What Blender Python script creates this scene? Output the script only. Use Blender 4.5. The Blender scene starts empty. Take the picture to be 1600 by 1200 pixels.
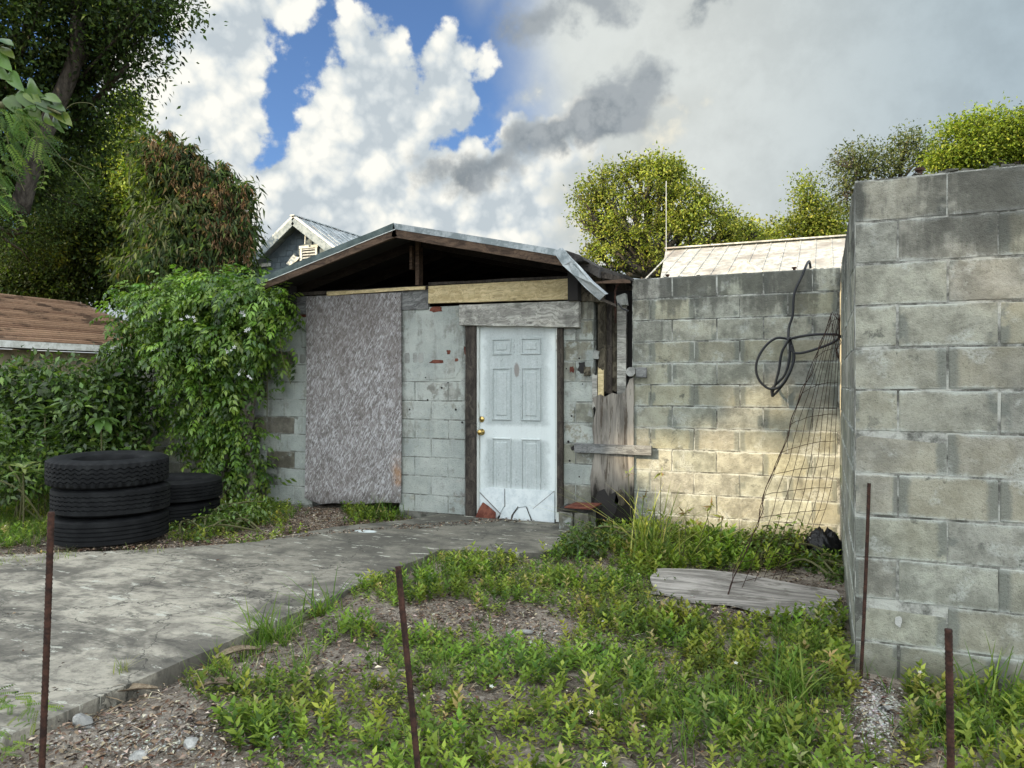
import bpy, bmesh, math, random
import numpy as np
from math import sin, cos, pi, radians
from mathutils import Vector, Matrix

random.seed(7)
RNG = np.random.default_rng(11)
S = bpy.context.scene
COL = S.collection

# ------------------------------------------------------------------ camera
FPX = 1150.0
YAW = math.atan(487.0 / 1150.0)
CH = 1.43
cs, cc = sin(YAW), cos(YAW)
cam_d = bpy.data.cameras.new('camera')
cam = bpy.data.objects.new('camera', cam_d); COL.objects.link(cam)
cam_d.sensor_width = 36.0; cam_d.lens = 36.0 * FPX / 1600.0
cam_d.clip_start = 0.05; cam_d.clip_end = 2000
cam.location = (0, 0, CH); cam.rotation_euler = (pi / 2, 0, YAW)
S.camera = cam
S.view_settings.view_transform = 'Standard'
S.view_settings.look = 'None'
S.view_settings.exposure = 0.95
S.view_settings.gamma = 1.0
S.view_settings.use_curve_mapping = False
S.cycles.max_bounces = 6
S.cycles.diffuse_bounces = 3
S.cycles.glossy_bounces = 2
S.cycles.transmission_bounces = 3
S.cycles.caustics_reflective = False
S.cycles.caustics_refractive = False

# ---- site survey: measured picture points turned into plan coordinates
def ray(px, py):
    u = (px - 800.0) / FPX; v = (600.0 - py) / FPX
    return (-cs + u * cc, cc + u * cs, v)
def onY(px, py, Y):                       # point on the vertical plane y = Y
    r = ray(px, py); k = Y / r[1]
    return Vector((r[0] * k, Y, CH + r[2] * k))
def onX(px, py, X):
    r = ray(px, py); k = X / r[0]
    return Vector((X, r[1] * k, CH + r[2] * k))
def onG(px, py, z=0.0):
    r = ray(px, py); k = (z - CH) / r[2]
    return Vector((r[0] * k, r[1] * k, z))
def atD(px, py, d):                       # point at depth d along the view axis
    r = ray(px, py)
    return Vector((r[0] * d, r[1] * d, CH + r[2] * d))
def azel(px, py):
    x, y, z = ray(px, py)
    return math.atan2(x, y), math.atan2(z, math.hypot(x, y))

# ------------------------------------------------------------------ node helper
class NT:
    """tiny expression builder for shader nodes"""
    def __init__(s, tree): s.t = tree; s.n = tree.nodes; s.l = tree.links
    def node(s, typ, **kw):
        nd = s.n.new(typ)
        for k, v in kw.items(): setattr(nd, k, v)
        return nd
    def put(s, sock, v):
        if v is None: return
        if isinstance(v, E): s.l.new(v.s, sock)
        elif isinstance(v, (int, float)):
            try: sock.default_value = v
            except TypeError: sock.default_value = (v,) * len(sock.default_value)
        else:
            v = tuple(v)
            if len(sock.default_value) == 4 and len(v) == 3: v = v + (1,)
            sock.default_value = v
    def math(s, op, a, b=None, c=None, clamp=False):
        nd = s.node('ShaderNodeMath', operation=op); nd.use_clamp = clamp
        for i, v in enumerate((a, b, c)): s.put(nd.inputs[i], v) if v is not None else None
        return E(s, nd.outputs[0])
    def vec(s, op, a, b=None, out=0):
        nd = s.node('ShaderNodeVectorMath', operation=op)
        s.put(nd.inputs[0], a)
        if b is not None:
            if op == 'SCALE': s.put(nd.inputs[3], b)
            else: s.put(nd.inputs[1], b)
        return E(s, nd.outputs['Value'] if op in ('LENGTH', 'DOT_PRODUCT', 'DISTANCE') else nd.outputs[0])
    def comb(s, x, y, z=0.0):
        nd = s.node('ShaderNodeCombineXYZ')
        for i, v in enumerate((x, y, z)): s.put(nd.inputs[i], v)
        return E(s, nd.outputs[0])
    def sep(s, v):
        nd = s.node('ShaderNodeSeparateXYZ'); s.put(nd.inputs[0], v)
        return [E(s, o) for o in nd.outputs]
    def coord(s, name='Object'):
        return E(s, s.node('ShaderNodeTexCoord').outputs[name])
    def pos(s): return E(s, s.node('ShaderNodeNewGeometry').outputs['Position'])
    def noise(s, v, scale=5, detail=4, rough=0.55, dist=0.0, color=False):
        nd = s.node('ShaderNodeTexNoise')
        s.put(nd.inputs['Vector'], v); s.put(nd.inputs['Scale'], scale)
        nd.inputs['Detail'].default_value = detail; nd.inputs['Roughness'].default_value = rough
        nd.inputs['Distortion'].default_value = dist
        return E(s, nd.outputs['Color' if color else 'Fac'])
    def voro(s, v, scale=5, feature='F1', detail=0, rand=1.0, out='Distance', rough=0.5):
        nd = s.node('ShaderNodeTexVoronoi', feature=feature)
        s.put(nd.inputs['Vector'], v); s.put(nd.inputs['Scale'], scale)
        nd.inputs['Randomness'].default_value = rand
        if 'Detail' in nd.inputs: nd.inputs['Detail'].default_value = detail
        if 'Roughness' in nd.inputs: nd.inputs['Roughness'].default_value = rough
        return E(s, nd.outputs[out])
    def step(s, x, a, b, lo=0.0, hi=1.0, smooth=True):
        nd = s.node('ShaderNodeMapRange')
        nd.interpolation_type = 'SMOOTHSTEP' if smooth else 'LINEAR'
        s.put(nd.inputs['Value'], x)
        s.put(nd.inputs['From Min'], a); s.put(nd.inputs['From Max'], b)
        s.put(nd.inputs['To Min'], lo); s.put(nd.inputs['To Max'], hi)
        return E(s, nd.outputs[0])
    def mix(s, f, a, b, blend='MIX'):
        nd = s.node('ShaderNodeMix', data_type='RGBA', blend_type=blend)
        s.put(nd.inputs[0], f); s.put(nd.inputs[6], a); s.put(nd.inputs[7], b)
        return E(s, nd.outputs[2])
    def ramp(s, f, stops):
        nd = s.node('ShaderNodeValToRGB'); s.put(nd.inputs[0], f)
        el = nd.color_ramp.elements
        while len(el) < len(stops): el.new(0.5)
        for e, (p, c) in zip(el, stops):
            e.position = p; e.color = tuple(c) + (1,) if len(c) == 3 else c
        return E(s, nd.outputs[0])
    def attr(s, name, out='Color'):
        nd = s.node('ShaderNodeAttribute', attribute_name=name)
        return E(s, nd.outputs[out])
    def oinfo(s, out): return E(s, s.node('ShaderNodeObjectInfo').outputs[out])
    def bump(s, h, strength=0.3, dist=0.01, normal=None):
        nd = s.node('ShaderNodeBump'); s.put(nd.inputs['Height'], h)
        nd.inputs['Strength'].default_value = strength; nd.inputs['Distance'].default_value = dist
        if normal is not None: s.put(nd.inputs['Normal'], normal)
        return E(s, nd.outputs[0])
class E:
    def __init__(s, nt, sock): s.nt = nt; s.s = sock
    def _m(s, op, b, r=False):
        return s.nt.math(op, b, s) if r else s.nt.math(op, s, b)
    def __add__(s, b): return s._m('ADD', b)
    __radd__ = __add__
    def __sub__(s, b): return s._m('SUBTRACT', b)
    def __rsub__(s, b): return s._m('SUBTRACT', b, True)
    def __mul__(s, b): return s._m('MULTIPLY', b)
    __rmul__ = __mul__
    def __truediv__(s, b): return s._m('DIVIDE', b)
    def max(s, b): return s._m('MAXIMUM', b)
    def min(s, b): return s._m('MINIMUM', b)
    def abs(s): return s.nt.math('ABSOLUTE', s)
    def clamp(s): return s.nt.math('ADD', s, 0.0, clamp=True)

# ------------------------------------------------------------------ world: sky and clouds
SUN = Vector((-0.60, -0.66, 0.45)).normalized()      # towards the sun
SUN_EL = math.asin(SUN.z); SUN_AZ = math.atan2(SUN.x, SUN.y)
W = bpy.data.worlds.new('World'); S.world = W; W.use_nodes = True
W.node_tree.nodes.clear()
W.cycles.sampling_method = 'MANUAL'; W.cycles.sample_map_resolution = 512
w = NT(W.node_tree)
sky = w.node('ShaderNodeTexSky', sky_type='NISHITA')
sky.sun_disc = False; sky.sun_elevation = SUN_EL; sky.sun_rotation = SUN_AZ % (2 * pi)
sky.air_density = 0.75; sky.dust_density = 0.05; sky.ozone_density = 4.5
d = w.coord('Generated')
dx, dy, dz = w.sep(d)
az = w.math('ARCTAN2', dx, dy); el = w.math('ARCSINE', dz)
warp = w.noise(d, 7, 5, 0.6, color=True)
warpv = w.vec('SCALE', w.vec('SUBTRACT', warp, (0.5, 0.5, 0.5)), 0.085)
q = w.vec('ADD', w.comb(az, el, 0.0), warpv)
q = w.vec('MULTIPLY', q, (1, 1, 0))
def blobs(lst, q):
    acc = None
    for (px, py, rx, ry, rot) in lst:
        a0, e0 = azel(px, py)
        k = ray(px, py); n = math.sqrt(k[0] ** 2 + k[1] ** 2 + k[2] ** 2)
        sc = 1 / FPX / n ** 1.15                      # angular size of a picture unit out there
        ra, re = rx * sc, ry * sc
        v = w.vec('SUBTRACT', q, (a0, e0, 0))
        if rot:
            nd = w.node('ShaderNodeVectorRotate', rotation_type='Z_AXIS')
            w.put(nd.inputs['Vector'], v); nd.inputs['Angle'].default_value = radians(-rot)
            v = E(w, nd.outputs[0])
        ln = w.vec('LENGTH', w.vec('MULTIPLY', v, (1 / ra, 1 / re, 0)))
        f = (1.0 - ln) * min(ra, re)
        if acc is None: acc = f
        else:
            nd = w.node('ShaderNodeMath', operation='SMOOTH_MAX')
            w.put(nd.inputs[0], acc); w.put(nd.inputs[1], f); nd.inputs[2].default_value = 0.012
            acc = E(w, nd.outputs[0])
    return acc
puff = w.voro(w.vec('ADD', d, w.vec('SCALE', warpv, 0.35)), 13, 'F1', 3.0, rough=0.55)
puff2 = w.voro(w.vec('ADD', w.vec('ADD', d, (-cc * 0.016, -cs * 0.016, 0.014)), w.vec('SCALE', warpv, 0.35)), 13, 'F1', 2.0, rough=0.55)
relief = puff2 - puff
fine = w.noise(d, 26, 6, 0.62)
low = w.noise(d, 4.2, 4, 0.5)
# cumulus: left band, two towers and the broad heap between them
cum = blobs([(400, -20, 70, 55, 0), (335, 50, 105, 80, 30), (270, 150, 110, 95, 10), (340, 190, 85, 120, 0),
             (340, 300, 90, 90, 0), (400, 360, 90, 90, 0), (235, 240, 60, 40, 0), (445, 275, 28, 30, 0),
             (573, 100, 48, 58, 0), (562, 170, 84, 95, 0), (625, 165, 45, 50, 0), (545, 255, 125, 110, 0), (640, 200, 50, 80, 0),
             (692, 88, 46, 50, 0), (702, 150, 62, 78, 0), (728, 195, 36, 42, 0),
             (600, 370, 300, 150, 0), (700, 520, 900, 120, 0), (790, 300, 150, 90, 10), (770, 380, 220, 90, 0), (480, 400, 140, 90, 0),
             (610, 40, 18, 12, 0), (880, 330, 90, 90, 0), (820, 215, 90, 42, 30)], q)
D = cum + (0.5 - puff) * 0.058 + (fine - 0.5) * 0.045 + 0.050
a_c = w.step(D + (fine - 0.5) * 0.03, 0.000, 0.020)
inner = w.step(D, 0.0, 0.16)
shade = (0.62 - puff) * 0.55 + relief * 0.95 + (fine - 0.5) * 1.1 + (low - 0.5) * 1.15 - inner * 0.04 + 0.73
hz = w.step(el, 0.02, 0.42)
shade = shade + hz * 0.22
c_c = w.ramp(shade, [(0.14, (0.50, 0.56, 0.60)), (0.42, (0.63, 0.68, 0.70)), (0.66, (0.78, 0.80, 0.77)), (0.92, (0.93, 0.92, 0.85))])
# high pale sheet over the right side
sh = blobs([(1330, 120, 600, 470, 0), (980, 60, 230, 170, 0), (1000, 250, 110, 120, 0), (760, -40, 50, 60, 0), (1600, 300, 420, 300, 0)], q)
sh = sh + (low - 0.5) * 0.05 + 0.02
a_s = w.step(sh, -0.01, 0.10)
tone = (low * 0.6 + fine * 0.4)
c_s0 = w.mix(w.step(az, -0.22, 0.25), (0.64, 0.67, 0.64), (0.38, 0.46, 0.50))
c_s = w.mix(w.step(tone, 0.38, 0.62), w.vec('SCALE', c_s0, 0.93), w.vec('SCALE', c_s0, 1.07))
# sunlit cream edge, and the two slate clouds
lit = 0.015 + blobs([(1010, 215, 75, 60, 30), (955, 270, 110, 40, 20), (1065, 185, 45, 35, 0), (900, 300, 70, 50, 0), (830, 150, 110, 26, 20), (905, 365, 70, 60, 0)], q) + (fine - 0.5) * 0.05 + (0.5 - puff) * 0.03
a_l = w.step(lit, -0.012, 0.035)
c_l = w.ramp(fine * 0.7 + (1.0 - puff) * 0.3, [(0.35, (0.55, 0.58, 0.56)), (0.62, (0.88, 0.83, 0.68))])
dk = 0.014 + blobs([(860, 34, 70, 28, 12), (925, 6, 66, 26, 0), (950, 170, 90, 48, 22), (850, 212, 95, 36, 15), (1000, 130, 48, 32, 0), (760, 255, 90, 24, 12), (1110, 5, 40, 12, 20)], q) + (fine - 0.5) * 0.055 + (0.5 - puff) * 0.015
a_d = w.step(dk, -0.004, 0.020)
c_d = w.mix(w.step(fine + (low - 0.5), 0.35, 0.65), (0.20, 0.235, 0.265), (0.34, 0.375, 0.40))
VK = 0.57                                            # radiance of the clouds seen opposite the sun
# the rest of the sky: broken cumulus, brightened beyond the visible clouds to fill shade
off = w.step(w.vec('DOT_PRODUCT', d, (-cs * 0.94, cc * 0.94, 0.34)), 0.72, 0.5)
gen = w.noise(d, 2.6, 6, 0.55)
a_g = w.step(gen, 0.36, 0.48) * off
c_g = w.ramp(shade, [(0.3, (0.36, 0.42, 0.47)), (0.85, (0.78, 0.79, 0.76))])
base = w.vec('SCALE', E(w, sky.outputs[0]), 0.10)
c_g = w.vec('SCALE', c_g, 2.6)
c = w.mix(a_g * 0.95, base, c_g)
c = w.mix(a_s * 0.97, c, w.vec('SCALE', c_s, VK))
c = w.mix(a_c, c, w.vec('SCALE', c_c, VK))
c = w.mix(a_l * 0.9, c, w.vec('SCALE', c_l, VK))
c = w.mix(a_d * 0.95, c, w.vec('SCALE', c_d, VK))
bg = w.node('ShaderNodeBackground'); w.put(bg.inputs[0], c); bg.inputs[1].default_value = 1.0
wo = w.node('ShaderNodeOutputWorld'); w.l.new(bg.outputs[0], wo.inputs[0])

sun_d = bpy.data.lights.new('sun', 'SUN'); sun_d.energy = 5.0; sun_d.angle = radians(0.53)
sun_d.color = (1.0, 0.80, 0.52)
sun_o = bpy.data.objects.new('sun', sun_d); COL.objects.link(sun_o)
sun_o.rotation_euler = (-SUN).to_track_quat('-Z', 'Y').to_euler()

# ------------------------------------------------------------------ mesh helpers
def mesh_np(name, V, F, col=None):
    """V (n,3), F (m,k) all of one size"""
    me = bpy.data.meshes.new(name)
    V = np.asarray(V, np.float32); F = np.asarray(F, np.int32)
    me.vertices.add(len(V)); me.vertices.foreach_set('co', V.ravel())
    k = F.shape[1]
    me.loops.add(F.size); me.loops.foreach_set('vertex_index', F.ravel())
    me.polygons.add(len(F)); me.polygons.foreach_set('loop_start', np.arange(0, F.size, k, dtype=np.int32))
    if col is not None:
        a = me.color_attributes.new('col', 'FLOAT_COLOR', 'POINT')
        c = np.ones((len(V), 4), np.float32); c[:, :3] = col
        a.data.foreach_set('color', c.ravel())
    me.update(); me.validate()
    return me
def link(name, me, mat=None, parent=None, loc=None):
    o = bpy.data.objects.new(name, me); COL.objects.link(o)
    if mat is not None and me is not None and len(me.materials) == 0: me.materials.append(mat)
    if parent is not None: o.parent = parent
    if loc is not None: o.location = loc
    return o
def thing(name, label, cat, loc=(0, 0, 0), group=None, rz=0.0):
    o = bpy.data.objects.new(name, None); COL.objects.link(o)
    o.location = loc; o.rotation_euler = (0, 0, rz)
    o.empty_display_size = 0.2
    return tag(o, label, cat, group)
def tag(o, label=None, cat=None, group=None, kind=None):
    if label: o['label'] = label
    if cat: o['category'] = cat
    if group: o['group'] = group
    if kind: o['kind'] = kind
    return o
def setp(o, parent):
    """parent a world-space piece to a thing that has a location"""
    o.parent = parent
    o.matrix_parent_inverse = Matrix.Translation(parent.location).inverted() if not any(parent.rotation_euler) else \
        (Matrix.Translation(parent.location) @ parent.rotation_euler.to_matrix().to_4x4()).inverted()
    return o
class BM:
    """collects shapes, all in world coordinates"""
    def __init__(s): s.b = bmesh.new()
    def box(s, c, size, rot=None, jit=0.0, taper=None):
        m = Matrix.Translation(Vector(c))
        if rot is not None: m = m @ rot.to_4x4()
        r = bmesh.ops.create_cube(s.b, size=1.0)
        for v in r['verts']:
            co = Vector((v.co.x * size[0], v.co.y * size[1], v.co.z * size[2]))
            if jit: co += Vector([random.uniform(-jit, jit) for _ in range(3)])
            v.co = m @ co
        return r['verts']
    def bar(s, a, b, wy, wz, jit=0.0, up=(0, 0, 1)):
        a = Vector(a); b = Vector(b); x = (b - a).normalized(); u = Vector(up)
        y = u.cross(x)
        if y.length < 1e-4: y = Vector((0, 1, 0)).cross(x)
        y.normalize(); z = x.cross(y)
        return s.box((a + b) / 2, ((b - a).length, wy, wz), Matrix((x, y, z)).transposed(), jit)
    def tube(s, pts, r, seg=8, cap=True, rad=None):
        pts = [Vector(p) for p in pts]; rings = []
        nrm = None
        for i, p in enumerate(pts):
            t = (pts[min(i + 1, len(pts) - 1)] - pts[max(i - 1, 0)]).normalized()
            if nrm is None:
                nrm = t.orthogonal().normalized()
            nrm = (nrm - t * nrm.dot(t))
            if nrm.length < 1e-5: nrm = t.orthogonal()
            nrm.normalize(); bn = t.cross(nrm)
            rr = rad[i] if rad is not None else r
            rings.append([s.b.verts.new(p + (nrm * cos(2 * pi * k / seg) + bn * sin(2 * pi * k / seg)) * rr) for k in range(seg)])
        for a, b in zip(rings, rings[1:]):
            for k in range(seg):
                s.b.faces.new((a[k], a[(k + 1) % seg], b[(k + 1) % seg], b[k]))
        if cap:
            s.b.faces.new(rings[0][::-1]); s.b.faces.new(rings[-1])
        return rings
    def poly(s, pts):
        return s.b.faces.new([s.b.verts.new(Vector(p)) for p in pts])
    def slab(s, pts, off):
        """closed prism: outline pts (3d) pushed by vector off"""
        off = Vector(off); a = [s.b.verts.new(Vector(p)) for p in pts]; b = [s.b.verts.new(Vector(p) + off) for p in pts]
        s.b.faces.new(a[::-1]); s.b.faces.new(b)
        for i in range(len(a)):
            j = (i + 1) % len(a); s.b.faces.new((a[i], a[j], b[j], b[i]))
    def lathe(s, prof, seg=32, M=None):
        M = M or Matrix(); rings = []
        for r, z in prof:
            rings.append([s.b.verts.new(M @ Vector((r * cos(2 * pi * k / seg), r * sin(2 * pi * k / seg), z))) for k in range(seg)])
        for a, b in zip(rings, rings[1:]):
            for k in range(seg): s.b.faces.new((a[k], a[(k + 1) % seg], b[(k + 1) % seg], b[k]))
        return rings
    def done(s, name, mat, parent=None, bevel=0.0, smooth=False, origin=None):
        bmesh.ops.recalc_face_normals(s.b, faces=s.b.faces[:])
        if bevel:
            bmesh.ops.bevel(s.b, geom=s.b.edges[:], offset=bevel, segments=1, affect='EDGES', profile=0.6)
        if origin is not None:
            for v in s.b.verts: v.co -= Vector(origin)
        me = bpy.data.meshes.new(name); s.b.to_mesh(me); s.b.free()
        if smooth:
            me.polygons.foreach_set('use_smooth', [True] * len(me.polygons))
        me.materials.append(mat)
        o = link(name, me, None)
        if origin is not None: o.location = origin
        if parent is not None: setp(o, parent)
        return o

# ------------------------------------------------------------------ materials
MATS = {}
def mat(name, fn):
    m = bpy.data.materials.new(name); m.use_nodes = True
    m.node_tree.nodes.clear(); t = NT(m.node_tree)
    p = t.node('ShaderNodeBsdfPrincipled'); o = t.node('ShaderNodeOutputMaterial')
    m.node_tree.links.new(p.outputs[0], o.inputs[0])
    r = fn(t)
    t.put(p.inputs['Base Color'], r['c'])
    t.put(p.inputs['Roughness'], r.get('r', 0.85))
    t.put(p.inputs['Metallic'], r.get('m', 0.0))
    p.inputs['Specular IOR Level'].default_value = r.get('s', 0.3)
    if 'n' in r: t.put(p.inputs['Normal'], r['n'])
    if 'trans' in r:
        tr = t.node('ShaderNodeBsdfTranslucent'); t.put(tr.inputs[0], r.get('tc', r['c']))
        mx = t.node('ShaderNodeMixShader'); mx.inputs[0].default_value = r['trans']
        t.l.new(p.outputs[0], mx.inputs[1]); t.l.new(tr.outputs[0], mx.inputs[2]); t.l.new(mx.outputs[0], o.inputs[0])
    MATS[name] = m
    return m

def block_mat(name, base, tintk, efflor, dark_top, painted=0.0, topz=2.44, zb=0.0):
    def fn(t):
        g = t.coord('Generated'); gx, gy, gz = t.sep(g)
        P = t.pos(); X, Y, Z = t.sep(P)
        rnd = t.oinfo('Random'); oc = t.oinfo('Color')
        n1 = t.noise(P, 3.1, 5, 0.6); n2 = t.noise(P, 11, 6, 0.65); n3 = t.noise(P, 75, 4, 0.7)
        grit = t.noise(P, 190, 3, 0.8)
        n0 = t.noise(P, 1.5, 5, 0.65)
        c = t.mix(t.step(n2 * 0.6 + n0 * 0.4, 0.38, 0.62), tuple(x * 0.62 for x in base), tuple(x * 1.16 for x in base))
        c = t.mix(1.0, c, oc, 'MULTIPLY')
        c = t.mix(t.step(rnd + (n0 - 0.5) * 1.2, 0.45, 1.0, 0.0, 0.45), c, (base[0] * 1.06, base[1] * 0.96, base[2] * 0.72))
        # long axis of the block face, whichever way the wall runs
        end = t.step((gx - 0.5).abs() + (n2 - 0.5) * 0.16, 0.36, 0.43)
        pick = t.step(n1 + (rnd - 0.5) * 0.35, 0.50, 0.56)
        c = t.mix(end * pick * 0.8, c, tuple(x * 0.50 for x in (base[0], base[1] * 1.06, base[2] * 1.08)))
        # white bloom along the bed joints
        bed = t.step((gz - 0.5).abs() + (n2 - 0.5) * 0.34 + (n1 - 0.5) * 0.25, 0.40, 0.55)
        c = t.mix(bed * efflor, c, (0.50, 0.53, 0.50))
        bl = t.step(t.noise(P, 5.3, 6, 0.62), 0.56, 0.66) * t.step(n3, 0.3, 0.6)
        c = t.mix(bl * efflor * 0.75, c, (0.48, 0.50, 0.47))
        # black weather staining: runs down from the top
        st = t.noise(t.vec('MULTIPLY', P, (6.5, 6.5, 0.9)), 1.0, 6, 0.65)
        m = t.step(Z + (n1 - 0.5) * 0.9, topz - 0.75, topz + 0.1, 0.0, 1.0) * dark_top
        c = t.mix(t.step(st * 0.7 + n1 * 0.3 + m * 0.30 - 0.06, 0.50, 0.62) * (0.42 + 0.5 * m).clamp(), c, (0.060, 0.060, 0.053))
        blot = t.step(t.noise(P, 6.5, 7, 0.72), 0.585, 0.66) * t.step(n0, 0.40, 0.58)
        c = t.mix(blot * 0.75, c, (0.075, 0.078, 0.070))
        low = t.step(Z + (n1 - 0.5) * 0.4, zb + 0.28, zb - 0.02) * 0.6
        c = t.mix(low, c, (0.075, 0.075, 0.058))
        if painted:
            pn = t.step(t.noise(P, 2.3, 6, 0.66) + (rnd - 0.5) * 0.22, 0.60 - painted * 0.3, 0.66 - painted * 0.3)
            pc = t.mix(t.step(n1, 0.3, 0.7), (0.30, 0.335, 0.32), (0.46, 0.49, 0.46))
            pc = t.mix(t.step(st * 0.6 + n2 * 0.4, 0.50, 0.64) * 0.75, pc, (0.15, 0.15, 0.132))
            c = t.mix(pn * 0.85, c, pc)
        c = t.mix(t.step(n3 * 0.5 + grit * 0.5, 0.36, 0.45, 0.65, 0.0), c, (0.06, 0.06, 0.053))
        h = n3 * 1.3 + grit * 0.9 + n2 * 1.6
        return dict(c=c, r=0.93, s=0.15, n=t.bump(h, 0.85, 0.007))
    return mat(name, fn)
block_mat('block_grey', (0.335, 0.34, 0.295), 0.2, 0.70, 0.72, topz=2.47)
block_mat('block_right', (0.315, 0.318, 0.28), 0.2, 0.70, 0.80, topz=2.5)
block_mat('block_pale', (0.34, 0.35, 0.32), 0.2, 0.45, 0.2, painted=0.95, topz=2.5)
block_mat('block_brown', (0.20, 0.19, 0.155), 0.2, 0.25, 0.5, painted=0.28, topz=2.4)

def mortar_fn(a, b, bumpk=0.8):
    def fn(t):
        P = t.pos(); n = t.noise(P, 7, 6, 0.7); n3 = t.noise(P, 90, 4, 0.7)
        c = t.mix(t.step(n, 0.4, 0.6), a, b)
        return dict(c=c, n=t.bump(n3 + n * 2.0, bumpk, 0.006), s=0.15, r=0.95)
    return fn
mat('mortar', mortar_fn((0.09, 0.09, 0.08), (0.40, 0.405, 0.37)))
mat('mortar_pale', mortar_fn((0.14, 0.145, 0.13), (0.34, 0.36, 0.335)))
mat('render_grey', mortar_fn((0.20, 0.205, 0.19), (0.32, 0.33, 0.31)))
mat('footing', mortar_fn((0.07, 0.07, 0.06), (0.17, 0.17, 0.15)))
mat('brick_red', mortar_fn((0.085, 0.028, 0.020), (0.17, 0.065, 0.045)))
mat('stone', mortar_fn((0.22, 0.22, 0.21), (0.42, 0.42, 0.40)))
mat('black_plastic', lambda t: dict(c=(0.006, 0.006, 0.007), r=0.38, s=0.35, n=t.bump(t.noise(t.pos(), 18, 4, 0.6), 0.6, 0.02)))
mat('black_cable', lambda t: dict(c=(0.012, 0.013, 0.016), r=0.45, s=0.4))

def wood_fn(dark, light, axis=0, sc=1.0, stain=0.4, knot=True, bump=0.5):
    def fn(t):
        g = t.coord('Object'); s = [14.0, 14.0, 14.0]; s[axis] = 1.1
        off = t.vec('SCALE', t.comb(t.oinfo('Random'), t.oinfo('Random'), 0.3), 7.0)
        q = t.vec('ADD', t.vec('MULTIPLY', g, tuple(x * sc for x in s)), off)
        wv = t.noise(g, 3.0 * sc, 2, 0.5)
        q2 = t.vec('ADD', q, t.vec('SCALE', t.comb(wv, wv, wv), 4.0))
        n = t.noise(q2, 1.6, 6, 0.7, 0.6); f = t.noise(q2, 9.0, 3, 0.7)
        big = t.noise(t.pos(), 4.5, 5, 0.6)
        c = t.mix(t.step(n, 0.34, 0.66), dark, light)
        c = t.mix(t.step(f, 0.50, 0.34, 0, 0.55), c, tuple(x * 0.35 for x in dark))
        c = t.mix(t.step(big, 0.48, 0.66) * stain, c, tuple(x * 0.4 for x in dark))
        if knot:
            k = t.voro(t.vec('MULTIPLY', g, tuple((3.2 if i == axis else 7.0) for i in range(3))), 1.0, 'F1')
            c = t.mix(t.step(k, 0.10, 0.03, 0, 0.8), c, tuple(x * 0.4 for x in dark))
        return dict(c=c, r=0.88, s=0.2, n=t.bump(n * 1.5 + f, bump, 0.006))
    return fn
mat('wood_in_shade', wood_fn((0.008, 0.006, 0.005), (0.022, 0.016, 0.012), 0))  # darkened brown wood: shade under the roof is put into the colour
mat('wood_brown', wood_fn((0.045, 0.030, 0.022), (0.12, 0.080, 0.055), 0))
mat('wood_dark_v', wood_fn((0.028, 0.024, 0.021), (0.085, 0.072, 0.060), 2))
mat('wood_rot_v', wood_fn((0.030, 0.026, 0.018), (0.15, 0.13, 0.095), 2, stain=0.7))
mat('wood_grey', wood_fn((0.10, 0.10, 0.10), (0.27, 0.275, 0.27), 0))
mat('wood_pale', wood_fn((0.22, 0.215, 0.195), (0.55, 0.54, 0.49), 0, stain=0.6, bump=0.8))
mat('wood_yellow', wood_fn((0.46, 0.36, 0.19), (0.72, 0.60, 0.36), 0, stain=0.25))
mat('wood_beige', wood_fn((0.16, 0.14, 0.115), (0.42, 0.37, 0.30), 2, sc=0.8, stain=0.6))
def rot_ply(t):
    g = t.pos(); X, Y, Z = t.sep(g)
    st = t.noise(t.vec('MULTIPLY', g, (11, 11, 1.0)), 1.0, 6, 0.7, 0.5)
    big = t.noise(g, 4, 5, 0.6)
    c = t.mix(t.step(st, 0.35, 0.65), (0.12, 0.11, 0.098), (0.34, 0.31, 0.27))
    c = t.mix(t.step(big, 0.45, 0.6) * t.step(Z, 1.25, 1.55) * 0.6, c, (0.46, 0.42, 0.30))
    rot = t.step(st * 0.9 + big * 0.3 - Z * 1.05, 0.02, 0.25)
    c = t.mix(t.step(t.noise(t.vec('MULTIPLY', g, (26, 26, 2.2)), 1.0, 5, 0.75), 0.54, 0.62) * 0.75, c, (0.055, 0.04, 0.028))
    c = t.mix(rot, c, (0.018, 0.016, 0.014))
    return dict(c=c, r=0.9, s=0.15, n=t.bump(st * 2 + big, 0.7, 0.01))
mat('rotten_plywood', rot_ply)
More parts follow.
